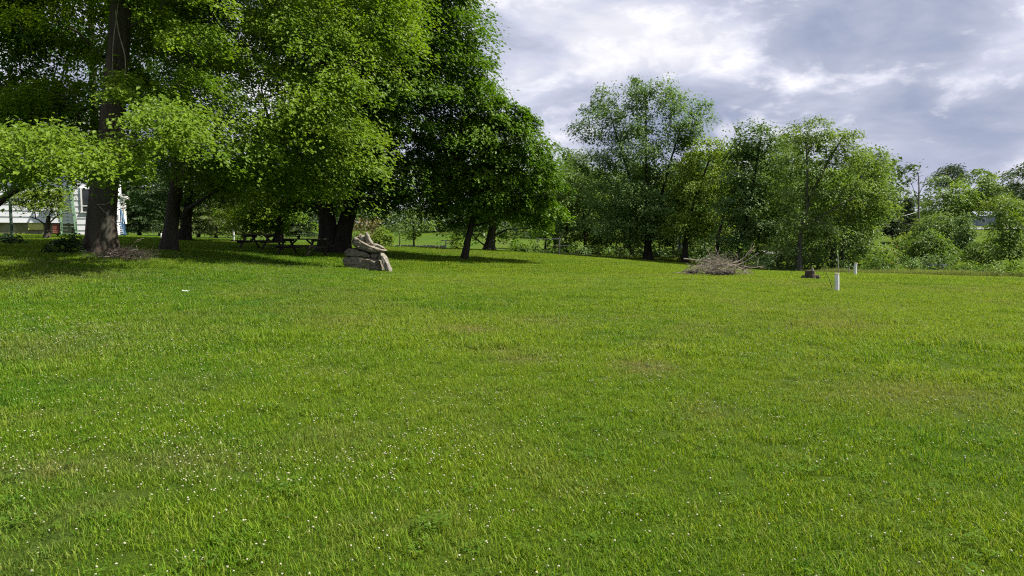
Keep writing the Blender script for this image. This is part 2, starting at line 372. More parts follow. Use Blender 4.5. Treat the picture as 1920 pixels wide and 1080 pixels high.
def blade_mat(name, kind='lawn'):
    m, t, b = new_mat(name); Lk = t.links.new
    ad = N(t, 'ShaderNodeAttribute', attribute_name='dry', attribute_type='INSTANCER'); ay = N(t, 'ShaderNodeAttribute', attribute_name='yel', attribute_type='INSTANCER')
    tt = N(t, 'ShaderNodeAttribute', attribute_name='tint')
    f = math_(t, 'ADD', ay.outputs['Fac'], math_(t, 'MULTIPLY', math_(t, 'SUBTRACT', tt.outputs['Fac'], .5), 0.55), True)
    if kind == 'clover': col = mixc(t, tt.outputs['Fac'], (0.050, 0.13, 0.012), (0.11, 0.19, 0.016))
    elif kind == 'meadow':
        col = mixc(t, tt.outputs['Fac'], (0.09, 0.15, 0.03), (0.22, 0.24, 0.10))
    else:
        col = mixc(t, f, G_GREEN, G_YEL)
        bri = ramp(t, [(0.0, (0.55, 0.60, 0.6)), (0.5, (1.0, 1.0, 1.0)), (1.0, (1.6, 1.5, 1.5))]); Lk(tt.outputs['Fac'], bri.inputs[0])
        col = mixc(t, 1.0, col, bri.outputs[0], 'MULTIPLY')
        strawy = ramp(t, [(0.86, (0, 0, 0)), (0.95, (1, 1, 1))]); Lk(tt.outputs['Fac'], strawy.inputs[0])
        dd = math_(t, 'MAXIMUM', math_(t, 'MULTIPLY', ad.outputs['Fac'], math_(t, 'ADD', tt.outputs['Fac'], 0.25)), math_(t, 'MULTIPLY', strawy.outputs[0], 0.6), True)
        col = mixc(t, dd, col, (0.235, 0.21, 0.095))
    Lk(col, b.inputs['Base Color']); b.inputs['Roughness'].default_value = 0.6; b.inputs['Specular IOR Level'].default_value = 0.12
    tr = N(t, 'ShaderNodeBsdfTranslucent'); Lk(mixc(t, 1.0, col, (1.25, 1.15, 0.5), 'MULTIPLY'), tr.inputs[0])
    ms = N(t, 'ShaderNodeMixShader'); ms.inputs[0].default_value = 0.42
    Lk(b.outputs[0], ms.inputs[1]); Lk(tr.outputs[0], ms.inputs[2]); Lk(ms.outputs[0], t.nodes['Material Output'].inputs[0])
    return m
link('lawn', gme, ground_mat())['kind'] = 'structure'

# ------------------------------------------------------------------ trees
def leaves(centres, outw, Rc, nl, size, flat=0.2, droop=0.3, slope=0.35, narrow=0.62, up=0.75, seed=0):
    "leaf quads in flattened sprays about each centre; returns verts, faces, tint"
    r = np.random.default_rng(seed); n = len(centres)
    cnt = np.maximum(4, (nl * r.uniform(0.55, 1.3, n)).astype(int)); idx = np.repeat(np.arange(n), cnt); m = len(idx)
    rc = (Rc * r.uniform(0.65, 1.3, n))[idx]
    th = r.uniform(0, 2 * np.pi, m); ph = r.uniform(0, 6.28, n)[idx]; ph2 = r.uniform(0, 6.28, n)[idx]
    rad = np.sqrt(r.random(m)) * (1 + 0.32 * np.sin(3 * th + ph) + 0.22 * np.sin(5 * th + ph2)) * rc
    ox, oy = outw[idx, 0], outw[idx, 1]
    dx, dy = np.cos(th) * rad, np.sin(th) * rad
    along = dx * ox + dy * oy
    dz = r.normal(0, 1, m) * flat * rc - droop * rad ** 2 / rc - slope * along
    P = centres[idx] + np.stack([dx, dy, dz], 1)
    nrm = np.stack([ox * 0.35, oy * 0.35, np.full(m, up)], 1) + r.normal(0, 0.30, (m, 3)); nrm /= np.linalg.norm(nrm, axis=1)[:, None]
    d = np.stack([np.cos(th) + ox * 0.6, np.sin(th) + oy * 0.6, np.full(m, -0.45)], 1) + r.normal(0, 0.35, (m, 3))
    d -= nrm * (d * nrm).sum(1)[:, None]; d /= np.linalg.norm(d, axis=1)[:, None] + 1e-9
    s = np.cross(nrm, d); sz = (size * r.uniform(0.5, 1.4, m))[:, None]
    b_, t_ = P - d * sz * 0.5, P + d * sz * 0.5 - nrm * sz * 0.12
    a_ = P + s * sz * narrow * 0.5 - d * sz * 0.06 + nrm * sz * 0.08; c_ = P - s * sz * narrow * 0.5 - d * sz * 0.06 + nrm * sz * 0.08
    V = np.stack([b_, c_, t_, a_], 1).reshape(-1, 3); Fc = np.arange(m * 4).reshape(m, 4)
    tint = np.clip(r.uniform(0, 1, m) * 0.6 + r.uniform(0, 0.4, n)[idx], 0, 1)
    return V, Fc, tint

def sample_crown(blobs, spacing, shell, r, lump=0.0, lth=-0.10):
    "cluster centres filling ellipsoids (cx,cy,cz,rx,ry,rz), mostly near their surface"
    pts = []
    vols = np.array([(b[3] * b[4] * b[5]) ** (2 / 3) for b in blobs])
    for b, v_ in zip(blobs, vols):
        k = int(2.8 * 4 * np.pi * v_ / spacing ** 2 * (1.0 - shell * 0.35)) + 6
        dvec = r.normal(0, 1, (k, 3)); dvec /= np.linalg.norm(dvec, axis=1)[:, None]
        rr = r.random(k) ** (1 / 3); rr = np.where(r.random(k) < shell, r.uniform(0.72, 1.06, k), rr)
        cand = np.array(b[:3]) + dvec * rr[:, None] * np.array(b[3:6])
        for c in cand:
            if lump and mnoise.noise(Vector(c) / lump) < lth: continue
            if pts:
                dd = np.asarray(pts) - c
                if ((dd * dd * np.array([1, 1, 1.8])).sum(1)).min() < spacing ** 2 * 0.55: continue
            pts.append(c)
    return np.array(pts)

def grow(mb, trunks, pts, r_tip, rmax, r, first=0.35, sides=5, lift=0.16, step=0.8):
    "limbs from the trunk lines out to every cluster centre, as tapered tubes"
    pos, par, plen, trad = [], [], [], []
    for line, rad in trunks:
        L_ = np.concatenate([[0], np.cumsum(np.linalg.norm(np.diff(line, axis=0), axis=1))])
        q = np.arange(first * L_[-1], L_[-1], 0.4)
        for s in q:
            pos.append([np.interp(s, L_, line[:, k]) for k in range(3)]); par.append(-1); plen.append(0.0); trad.append(np.interp(s, L_, rad))
    cap_n = len(pos) + len(pts) * 14
    POS = np.zeros((cap_n, 3)); POS[:len(pos)] = pos; n = len(pos); PL = np.zeros(cap_n); nt0 = n
    d0 = np.array([np.linalg.norm(POS[:n] - p, axis=1).min() for p in pts]); paths = []; wt = np.zeros(cap_n); 
    par += [-1] * (cap_n - n)
    for i in np.argsort(d0):
        p = pts[i]; dv = p - POS[:n]; dist = np.linalg.norm(dv, axis=1)
        cost = dist + 0.16 * PL[:n] + 1.3 * np.maximum(0, POS[:n, 2] - p[2] + 0.35 * np.linalg.norm(dv[:, :2], axis=1) * 0.5)
        j = int(np.argmin(cost)); a = POS[j]; ln = dist[j]
        k = int(np.clip(ln / step, 2, 12)); t = np.linspace(0, 1, k + 1)[1:, None]
        ctl = a + (p - a) * 0.5 + np.array([0, 0, lift * ln]) + r.normal(0, 0.07, 3) * ln
        cur = (1 - t) ** 2 * a + 2 * t * (1 - t) * ctl + t ** 2 * p + r.normal(0, 0.025, (k, 3)) * ln * (1 - t)
        ids = [j]
        for q in cur:
            POS[n] = q; par[n] = ids[-1]; PL[n] = PL[ids[-1]] + ln / k; ids.append(n); n += 1
        paths.append(ids); q = ids[-1]
        while q >= nt0: wt[q] += 1; q = par[q]
    rad = r_tip * np.maximum(wt, 1) ** 0.47
    for ids in paths:
        rr = rad[ids].copy(); rr[0] = rr[1] if ids[0] >= nt0 else min(rr[1] * 1.15, trad[ids[0]] * 0.85)
        rr = np.minimum(rr, rmax); rr[-1] = r_tip * 0.5
        mb.tube(POS[ids], rr, sides)

def smooth_line(pts, n=18):
    pts = np.asarray(pts, float); L_ = np.concatenate([[0], np.cumsum(np.linalg.norm(np.diff(pts, axis=0), axis=1))])
    s = np.linspace(0, L_[-1], n); q = np.stack([np.interp(s, L_, pts[:, k]) for k in range(3)], 1)
    for _ in range(2): q[1:-1] = 0.25 * q[:-2] + 0.5 * q[1:-1] + 0.25 * q[2:]
    return q

def trunk_tube(mb, line, r0, r1, flare=0.55, sides=14, lobes=0.05, sink=0.25, r=None, pw=0.65):
    q = smooth_line(line, 26); q[0, 2] -= 0.0
    h = np.concatenate([[0], np.cumsum(np.linalg.norm(np.diff(q, axis=0), axis=1))])
    rad = r0 + (r1 - r0) * (h / h[-1]) ** pw
    rad = rad * (1 + flare * np.exp(-h / 0.38))
    if r is not None: q[2:, :2] += np.cumsum(r.normal(0, r0 * 0.035, (len(q) - 2, 2)), 0)
    q = np.vstack([q[0] - np.array([0, 0, sink]), q]); rad = np.concatenate([[rad[0] * 1.08], rad])
    mb.tube(q, rad, sides, lobes=lobes)
    return q[1:], rad[1:]

TREE_N = [100]; ND = 1.9
def tree(name, label, D, trunks, blobs, leaf_m, cat='tree', bark=None, group=None, leaf=0.12, nl=150, Rc=0.85, spacing=1.0, shell=0.7, r_tip=0.012,
         flat=0.24, droop=0.2, slope=0.18, first=0.3, sides=5, lift=0.16, narrow=0.62, flare=0.55, up=0.75, tsides=14, rmax=0.3, pw=0.65, lump=1.7, lth=-0.10):
    TREE_N[0] += 1; r = np.random.default_rng(TREE_N[0])
    p0 = trunks[0][0][0]; d0 = D + (p0[2] if len(p0) > 2 else 0); g = base_at(p0[0], d0, p0[1])
    root = thing(name, label, cat, g, 0, group)
    mb = MB(); lines = []
    for ln, r0, r1 in trunks:
        w = []
        for i, q in enumerate(ln):
            dd = D + (q[2] if len(q) > 2 else 0); p = at(q[0], q[1], dd)
            if i == 0 and abs(q[1] - p0[1]) < 8: p[2] = gz(p[0], p[1])
            w.append(p - g)
        q, rad = trunk_tube(mb, w, r0, r1, flare if abs(ln[0][1] - p0[1]) < 8 else 0, tsides, sink=.25 if abs(ln[0][1] - p0[1]) < 8 else 0.02, r=r, pw=pw); lines.append((q, rad))
    wb = []
    for b in blobs:
        px, py, rx, ry = b[:4]; dd = D + (b[4] if len(b) > 4 else 0); k = mpp(dd); c = at(px, py, dd) - g
        rd = b[5] if len(b) > 5 else rx * k * 0.9
        wb.append((c[0], c[1], c[2], rx * k, rd, ry * k))
    pts = sample_crown(wb, spacing, shell, r, spacing * lump if lump else 0.0, lth)
    pts = pts[pts[:, 2] > 0.25]
    grow(mb, lines, pts, r_tip, rmax, r, first, sides, lift)
    mb.build('trunk', bark or BARK, root, True)
    ax = np.mean([l[0].mean(0) for l in lines], 0); ow = pts[:, :2] - ax[:2]; ow /= np.linalg.norm(ow, axis=1)[:, None] + 1e-6
    V, Fc, T = leaves(pts, ow, Rc, nl * ND, leaf, flat, droop, slope, narrow, up, TREE_N[0])
    o = link('crown', mesh_np('crown', V, Fc, T), leaf_m, root); o['kind'] = 'stuff'
    return root

def conifer(name, label, px, py, D, top_py, width_px, leaf_m, layers=11, nl=90, leaf=0.3, group=None, bare=0.15, bark=None, r0=0.16):
    TREE_N[0] += 1; r = np.random.default_rng(TREE_N[0])
    g = base_at(px, D, py); H = at(px, top_py, D)[2] - g[2]; Wd = width_px * mpp(D) / 2
    root = thing(name, label, 'tree', g, 0, group); mb = MB()
    q, rad = trunk_tube(mb, [(0, 0, 0), (r.normal(0, .1), 0, H * .5), (0, 0, H * 0.97)], r0, 0.02, 0.3, 8)
    cs, ow = [], []
    for i in range(layers):
        t = bare + (1 - bare) * (i + 0.5) / layers; z = H * t; rr = Wd * (1 - ((t - bare) / (1 - bare)) ** 1.3) * r.uniform(0.75, 1.1) + 0.15
        m = max(4, int(7 * rr / Wd + 3)); a0 = r.uniform(0, 6.28)
        for k in range(m):
            a = a0 + 6.283 * k / m + r.normal(0, .2); L_ = rr * r.uniform(0.7, 1.1); d = np.array([math.cos(a), math.sin(a), 0])
            tip = np.array([0, 0, z]) + d * L_ + np.array([0, 0, -0.12 * L_])
            mb.tube(np.array([[0, 0, z], (np.array([0, 0, z]) + tip) / 2 + np.array([0, 0, .06 * L_]), tip]), [0.03, 0.02, 0.008], 4)
            for s in np.linspace(0.35, 1.0, max(1, int(L_ / 0.7))):
                cs.append(np.array([0, 0, z]) * (1 - s) + tip * s + r.normal(0, .08, 3)); ow.append(d[:2])
    mb.build('trunk', bark or BARK_DARK, root, True)
    V, Fc, T = leaves(np.array(cs), np.array(ow), max(0.45, Wd * 0.22), nl, leaf, 0.10, 0.2, 0.15, 0.3, 1.0, TREE_N[0])
    o = link('crown', mesh_np('crown', V, Fc, T), leaf_m, root); o['kind'] = 'stuff'
    return root

def shrub(name, label, px, py, D, blobs, leaf_m, leaf=0.12, nl=70, Rc=0.35, spacing=0.42, group=None, stems=4, cat='shrub', flat=0.35, shell=0.75, bark=None):
    TREE_N[0] += 1; r = np.random.default_rng(TREE_N[0])
    g = base_at(px, D, py); root = thing(name, label, cat, g, 0, group); mb = MB(); wb = []
    for b in blobs:
        dd = D + (b[4] if len(b) > 4 else 0); k = mpp(dd); c = at(b[0], b[1], dd) - g
        wb.append((c[0], c[1], c[2], b[2] * k, b[2] * k * 0.8, b[3] * k))
    pts = sample_crown(wb, spacing, shell, r); pts = pts[pts[:, 2] > 0.05]
    H = max(0.3, pts[:, 2].max())
    lines = []
    for s in range(stems):
        a = r.uniform(0, 6.28); o_ = np.array([math.cos(a), math.sin(a), 0])
        tgt = pts[r.integers(len(pts))]
        q = smooth_line([o_ * 0.12, o_ * 0.15 + tgt * 0.35 * np.array([.6, .6, 1]), tgt * np.array([.7, .7, .8])], 6)
        q[0, 2] = -0.1; mb.tube(q, np.linspace(0.03, 0.012, 6) * (1 + H * .15), 5); lines.append((q, np.linspace(0.03, 0.012, 6)))
    grow(mb, lines, pts, 0.006, 0.05, r, 0.1, 4)
    mb.build('stem', bark or BARK_DARK, root, True)
    ow = pts[:, :2] / (np.linalg.norm(pts[:, :2], axis=1)[:, None] + 1e-6)
    V, Fc, T = leaves(pts, ow, Rc, nl, leaf, flat, 0.3, 0.3, 0.62, 0.7, TREE_N[0])
    o = link('foliage', mesh_np('foliage', V, Fc, T), leaf_m, root); o['kind'] = 'stuff'
    return root

# --- the big shade maples on the left
big = tree('maple_tree', 'thick trunked maple with vines climbing its dark bark, beside the house', 22,
     [([(188, 475), (195, 345), (212, 210), (222, 100), (234, -80), (236, -300, 1)], 0.42, 0.16)],
     [(70, 295, 90, 32, -4.5, 2.2), (190, 300, 75, 34, -4.5, 2.0), (10, 300, 40, 34, -4, 1.4), (130, 270, 110, 22, -3.5, 2), (330, 240, 75, 40, -3.5, 1.8),
      (110, 130, 140, 80, 2, 2), (320, 110, 90, 80, 0, 2), (40, 30, 120, 90, 1), (200, 20, 160, 80, 3, 2.2), (390, 30, 90, 70, -2), (200, -170, 300, 150, 0, 5), (320, -60, 160, 90), (90, 205, 110, 40, 1, 2), (280, 185, 70, 45, -2.5, 1.6)],
     LF_A, leaf=0.115, nl=290, lth=-0.02, Rc=0.8, spacing=1.04, flat=0.2, droop=0.26, slope=0.26, pw=1.1, flare=0.35, group='shade maples on the lawn', r_tip=0.011)
bt = big.children[0]
def vine(pp, rad=0.018):
    mb = MB(); w = [at(x, y, 21.56 + (k if len(c) else 0)) - np.array(big.location) for x, y, *c in pp for k in (c or [0])]
    mb.tube(smooth_line(w, 22), rad, 5); mb.build('vine', DEAD, big, True)
vine([(217, 20), (222, 60), (231, 90), (236, 110), (234, 150), (216, 152)]); vine([(210, 150), (212, 80), (220, 20), (226, -30)], 0.013)
vine([(172, 372, .05), (195, 396), (214, 415, .02), (222, 425, .05)], 0.010); vine([(182, 384), (200, 383, -.02), (208, 378)], 0.01)

tree('maple_tree', 'bright leafed maple with straight dark trunk between the vine covered maple and picnic tables', 29,
     [([(316, 472), (322, 400), (332, 330), (345, 200), (350, 60), (355, -120)], 0.32, 0.1), ([(338, 410), (352, 392), (372, 380, -1), (420, 350, -2)], 0.10, 0.04)],
     [(420, 210, 110, 60, -4, 2.6), (540, 250, 95, 60, -5, 2.4), (640, 190, 75, 50, -4.5, 2.2), (590, 110, 130, 65, -3, 3), (715, 85, 62, 62, -3, 1.8), (745, 40, 50, 60, -2, 1.8), (400, 60, 120, 80, 0, 3), (520, 20, 150, 70, -2, 3.5), (690, 235, 38, 30, -4, 1.2), (665, 300, 38, 36, -4, 1.2),
      (615, 300, 60, 50, -4.5, 1.5), (480, 315, 48, 22, -5, 1.3), (640, 350, 32, 24, -4, 1), (560, 320, 60, 30, -3, 1.6), (560, -100, 240, 110, 0, 5), (380, 300, 80, 30, -3, 2), (650, -20, 110, 60, -2, 2.4), (430, 350, 70, 18, 1, 2), (520, 355, 70, 18, 1, 2)],
     LF_A, leaf=0.13, nl=300, lth=-0.02, Rc=0.98, spacing=1.24, flat=0.2, droop=0.26, slope=0.26, flare=0.35, group='shade maples on the lawn')

tree('maple_tree', 'massive twin trunked maple standing over the picnic tables', 35,
     [([(616, 474), (613, 420), (607, 370), (598, 250), (590, 100)], 0.52, 0.16), ([(636, 475), (644, 430), (660, 375), (690, 280), (730, 120), (760, -60)], 0.46, 0.12)],
     [(770, 90, 130, 75, 0, 3.5), (840, 60, 62, 75, 0, 2.2), (868, 150, 56, 60, 0, 2), (760, 210, 115, 60, -1, 3), (830, -40, 62, 60, 0, 2.4), (830, 260, 75, 50, 0, 2.2), (690, 320, 95, 45, -1, 2.6), (780, 340, 75, 45, 0, 2.4), (740, 374, 60, 22, 0, 2), (690, 150, 90, 80, 1, 3), (560, 330, 100, 40, 3, 2.8), (620, 250, 110, 80, 3, 3), (840, 330, 40, 40, 0, 1.6),
      (740, -150, 190, 120, 1, 5), (620, 60, 130, 120, 3, 3.5), (590, 378, 60, 18, 2, 1.8), (800, 380, 30, 22, 0, 1.2), (888, 90, 26, 60, 0, 1.3), (904, 155, 24, 46, 0, 1.2), (800, 305, 60, 36, 1, 2), (870, 220, 50, 45, 0, 1.6), (868, 20, 32, 50, 0, 1.4)],
     LF_C, leaf=0.17, nl=225, Rc=1.0, spacing=1.2, flat=0.22, lump=0, group='shade maples on the lawn', bark=BARK_DARK)

tree('maple_tree', 'leaning slim trunked maple right of the stone cairn', 34,
     [([(870, 487), (879, 440), (891, 385), (902, 300), (915, 220)], 0.185, 0.06), ([(884, 415), (898, 370), (918, 320), (950, 260)], 0.13, 0.05), ([(882, 424), (905, 420, -.5), (930, 412, -1)], 0.06, 0.03)],
     [(900, 290, 62, 62), (955, 270, 52, 55), (995, 320, 45, 58), (1010, 385, 38, 40), (880, 370, 50, 50), (950, 365, 62, 48), (925, 225, 40, 38), (975, 225, 25, 20), (1028, 330, 20, 40), (850, 392, 30, 25), (1020, 292, 27, 36), (985, 248, 34, 30), (1036, 365, 16, 30), (1030, 402, 22, 24), (915, 392, 48, 22)],
     LF_C, leaf=0.16, nl=260, Rc=0.8, spacing=0.95, shell=0.8, flat=0.22, lump=0, group='shade maples on the lawn', bark=BARK_DARK, tsides=12, flare=0.22)
tree('maple_tree', 'short trunked spreading maple behind the leaning slim maple', 46,
     [([(917, 470), (920, 440), (925, 400), (930, 330)], 0.34, 0.1), ([(922, 445), (950, 430), (1000, 428)], 0.08, 0.03), ([(911, 462), (895, 450), (885, 438)], 0.06, 0.03)],
     [(935, 400, 70, 30), (985, 425, 45, 15), (895, 430, 40, 16), (900, 340, 70, 50), (960, 320, 70, 55), (1000, 442, 28, 10), (960, 445, 30, 8)],
     LF_C, leaf=0.2, nl=110, Rc=0.95, spacing=1.15, group='shade maples on the lawn')
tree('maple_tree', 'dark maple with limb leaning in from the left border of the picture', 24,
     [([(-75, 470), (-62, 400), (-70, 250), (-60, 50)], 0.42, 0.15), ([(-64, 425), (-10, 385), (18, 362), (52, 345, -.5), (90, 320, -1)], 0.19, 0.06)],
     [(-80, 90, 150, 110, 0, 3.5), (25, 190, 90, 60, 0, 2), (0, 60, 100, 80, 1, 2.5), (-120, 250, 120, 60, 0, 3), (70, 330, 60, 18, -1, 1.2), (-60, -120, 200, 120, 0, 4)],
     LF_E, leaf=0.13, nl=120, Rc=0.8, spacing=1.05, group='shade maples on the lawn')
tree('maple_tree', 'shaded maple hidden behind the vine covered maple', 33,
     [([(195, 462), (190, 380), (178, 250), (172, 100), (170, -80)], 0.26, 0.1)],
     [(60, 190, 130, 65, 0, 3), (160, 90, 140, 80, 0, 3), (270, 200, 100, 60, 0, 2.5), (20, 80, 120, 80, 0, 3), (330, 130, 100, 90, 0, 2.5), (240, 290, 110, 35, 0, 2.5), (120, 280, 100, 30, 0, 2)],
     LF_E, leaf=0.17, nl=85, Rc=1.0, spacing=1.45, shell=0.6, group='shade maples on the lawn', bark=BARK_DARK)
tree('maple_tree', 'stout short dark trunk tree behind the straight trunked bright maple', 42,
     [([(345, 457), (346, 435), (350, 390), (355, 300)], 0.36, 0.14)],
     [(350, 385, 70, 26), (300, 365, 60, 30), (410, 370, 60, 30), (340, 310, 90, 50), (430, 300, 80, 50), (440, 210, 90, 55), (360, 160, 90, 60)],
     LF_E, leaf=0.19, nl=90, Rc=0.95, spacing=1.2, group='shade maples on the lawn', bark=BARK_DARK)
tree('maple_tree', 'low bright crowned maple standing directly behind the picnic tables', 47,
     [([(521, 448), (523, 430), (520, 390)], 0.34, 0.14)],
     [(500, 402, 66, 24), (560, 395, 52, 28), (448, 405, 40, 20), (520, 350, 80, 40), (585, 425, 28, 14), (470, 425, 40, 10), (545, 425, 30, 10)],
     LF_A, leaf=0.2, nl=120, Rc=0.85, spacing=1.0, group='shade maples on the lawn', bark=BARK_DARK)

# --- trees round the house and behind the lawn, left
tree('ornamental_tree', 'small flat topped yellow green tree before the white house wall', 38,
     [([(88, 448), (89, 425), (90, 405)], 0.15, 0.09), ([(89, 425), (72, 412), (55, 406)], 0.05, 0.025), ([(90, 420), (104, 408), (112, 402)], 0.05, 0.025)],
     [(66, 388, 36, 11), (92, 386, 22, 12), (56, 374, 28, 11), (82, 366, 30, 11)], LF_L, leaf=0.12, nl=110, Rc=0.5, spacing=0.55)
for k, (px, py, D, tp, wd, lb, mt) in enumerate([
        (262, 450, 62, 210, 120, 'dark hemlock at the corner beside the blue porch steps', LF_P), (300, 447, 78, 240, 110, 'hemlock seen between porch and straight trunked maple', LF_P),
        (372, 448, 72, 265, 120, 'pale layered hemlock right of the straight trunked maple', LF_PL), (405, 447, 80, 250, 120, 'hemlock behind the thin white post, left of the pair of tables', LF_PL),
        (455, 448, 86, 260, 120, 'far hemlock over the left end of the picnic tables', LF_PL), (235, 446, 92, 230, 130, 'tall dark hemlock rising behind the porch roof', LF_P),
        (560, 450, 92, 290, 110, 'hemlock behind the right end of the picnic tables', LF_P)]):
    conifer('hemlock_tree', lb, px, py, D, tp, wd, mt, group='hemlocks behind the lawn', layers=13, leaf=0.34, nl=75, bare=0.06)
tree('small_tree', 'slender sapling with open crown behind the stone cairn, before the pale field', 60,
     [([(776, 471), (776, 445), (775, 415)], 0.10, 0.04)], [(776, 425, 26, 22), (765, 410, 24, 16), (792, 412, 24, 16), (780, 440, 16, 10)], LF_K, leaf=0.2, nl=50, Rc=0.6, spacing=0.85, flare=0.2, tsides=8)
tree('small_tree', 'thin sapling just left of the open crowned sapling', 66,
     [([(749, 470), (750, 445), (748, 425)], 0.07, 0.03)], [(748, 425, 14, 14), (752, 440, 10, 8)], LF_M, leaf=0.2, nl=36, Rc=0.5, spacing=0.8, flare=0.2, tsides=8)
shrub('shrub', 'bright yellow green bush directly behind the cairn', 716, 470, 52, [(716, 448, 20, 20), (708, 458, 14, 10), (726, 458, 12, 12)], LF_L, leaf=0.16, nl=60)
shrub('shrub', 'russet brown thin leaved bush left of the yellow green bush', 688, 470, 56, [(684, 432, 26, 22), (700, 420, 18, 14), (672, 450, 16, 16)], LF_T, leaf=0.15, nl=28, spacing=0.7, Rc=0.45)
shrub('shrub', 'low dark green bush between cairn and twin trunk', 668, 468, 54, [(664, 452, 18, 13), (676, 458, 14, 8)], LF_S, leaf=0.16, nl=50)
shrub('shrub', 'pointed yellow sapling bush in the pale field left of the leaning maple', 855, 470, 57, [(853, 455, 7, 14), (855, 446, 4, 8), (866, 464, 16, 6)], LF_L, leaf=0.15, nl=55, Rc=0.3, spacing=0.4)
shrub('shrub', 'low leafy bush at the crest of the lawn beside the rail frame', 983, 476, 55, [(975, 467, 22, 8), (996, 465, 18, 9), (960, 470, 14, 5)], LF_S, leaf=0.2, nl=45, Rc=0.4, spacing=0.5)
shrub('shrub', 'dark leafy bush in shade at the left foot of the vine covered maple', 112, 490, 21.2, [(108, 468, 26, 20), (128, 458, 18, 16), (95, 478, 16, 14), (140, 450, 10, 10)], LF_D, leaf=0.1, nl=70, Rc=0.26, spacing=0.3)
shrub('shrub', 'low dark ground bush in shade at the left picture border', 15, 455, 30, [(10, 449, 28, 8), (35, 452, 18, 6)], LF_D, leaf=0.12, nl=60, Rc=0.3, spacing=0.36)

# --- the wood edge, centre and right
G2 = 'trees along the wood edge'
tree('ash_tree', 'tallest airy topped ash at the wood edge with broad dark trunk', 60,
     [([(1215, 489), (1215, 440), (1214, 380), (1212, 270), (1213, 180)], 0.38, 0.03), ([(1218, 455), (1235, 390), (1250, 320), (1275, 245)], 0.22, 0.05), ([(1213, 430), (1190, 360), (1160, 270), (1145, 215)], 0.2, 0.05)],
     [(1222, 165, 36, 26), (1245, 190, 36, 22), (1150, 185, 40, 26), (1110, 235, 42, 34), (1180, 235, 48, 40), (1255, 235, 48, 40), (1302, 220, 32, 28), (1300, 275, 36, 32), (1125, 300, 52, 34), (1200, 300, 70, 40), (1270, 330, 56, 40), (1165, 370, 70, 36), (1225, 390, 70, 36), (1290, 395, 50, 36), (1130, 425, 50, 26), (1200, 435, 60, 22), (1270, 440, 50, 22), (1165, 210, 30, 24)],
     LF_J, leaf=0.2, nl=120, Rc=0.88, spacing=1.18, lump=1.3, pw=0.55, shell=0.75, group=G2, first=0.28, bark=BARK_DARK, r_tip=0.015, flat=0.36, lift=0.1, droop=0.1, slope=-0.1)
tree('wood_edge_tree', 'mid green tree just right of the rail frame, left of the tall ash', 68,
     [([(1098, 482), (1096, 430), (1090, 350)], 0.2, 0.06)],
     [(1090, 345, 42, 36), (1060, 385, 34, 38), (1115, 390, 44, 40), (1060, 435, 34, 26), (1120, 440, 40, 26), (1075, 320, 26, 18), (1055, 345, 18, 22)], LF_K, leaf=0.27, nl=80, Rc=1.0, spacing=1.3, group=G2)
tree('wood_edge_tree', 'grey green tree showing over the rail frame', 78,
     [([(1040, 476), (1042, 430), (1050, 370)], 0.17, 0.05)], [(1050, 370, 36, 40), (1030, 420, 34, 34), (1075, 430, 30, 30), (1060, 330, 26, 20)], LF_J, leaf=0.3, nl=70, Rc=1.1, spacing=1.4, group=G2)
tree('wood_edge_tree', 'yellow green tree just right of the tall ash above the brush pile', 57,
     [([(1284, 499), (1286, 450), (1300, 380), (1330, 300)], 0.26, 0.06)],
     [(1340, 275, 26, 24), (1320, 310, 44, 34), (1350, 330, 32, 34), (1310, 365, 50, 34), (1345, 385, 34, 34), (1290, 420, 44, 26), (1335, 425, 40, 24), (1310, 450, 36, 14), (1360, 300, 18, 24)], LF_L, leaf=0.2, nl=115, Rc=0.95, spacing=1.2, group=G2, bark=BARK_DARK)
tree('wood_edge_tree', 'dark green dense tree behind the bare branches of the brush pile', 53,
     [([(1380, 503), (1392, 440), (1410, 350), (1425, 260)], 0.24, 0.06), ([(1345, 500), (1346, 450), (1365, 380)], 0.18, 0.06)],
     [(1422, 255, 36, 26), (1395, 290, 32, 30), (1440, 300, 38, 34), (1405, 345, 48, 40), (1460, 360, 44, 46), (1420, 405, 58, 40), (1470, 425, 40, 34), (1385, 440, 44, 28), (1440, 455, 50, 22), (1375, 380, 28, 40), (1440, 240, 20, 14)], LF_M, leaf=0.2, nl=130, Rc=0.95, spacing=1.12, group=G2, bark=BARK_DARK)
tree('wood_edge_tree', 'olive tree with slanting forked grey trunk right of the dark dense tree', 48,
     [([(1497, 510), (1500, 440), (1520, 370), (1560, 290), (1585, 250)], 0.22, 0.05), ([(1507, 425), (1550, 400), (1600, 370)], 0.09, 0.04), ([(1512, 400), (1515, 320), (1512, 250)], 0.12, 0.04)],
     [(1515, 240, 38, 24), (1560, 262, 40, 26), (1595, 270, 30, 24), (1490, 280, 30, 34), (1540, 310, 46, 34), (1600, 320, 40, 36), (1500, 345, 36, 40), (1560, 365, 50, 34), (1500, 410, 36, 32), (1530, 420, 40, 30), (1490, 462, 46, 22), (1535, 472, 46, 18)], LF_N, leaf=0.17, nl=115, Rc=0.9, spacing=1.12, group=G2, bark=BARK_GREY, first=0.4)
tree('wood_edge_tree', 'low spreading olive tree above the white pipes', 50,
     [([(1560, 511), (1562, 470), (1575, 410), (1600, 350), (1630, 310)], 0.2, 0.05), ([(1580, 510), (1578, 460), (1590, 400)], 0.14, 0.04)],
     [(1630, 300, 32, 22), (1655, 325, 26, 26), (1630, 360, 38, 32), (1600, 395, 46, 34), (1640, 410, 34, 36), (1590, 440, 52, 26), (1640, 455, 34, 26), (1560, 470, 44, 18), (1610, 478, 44, 16), (1650, 375, 26, 30)], LF_N, leaf=0.18, nl=105, Rc=0.85, spacing=1.0, group=G2, bark=BARK_GREY)
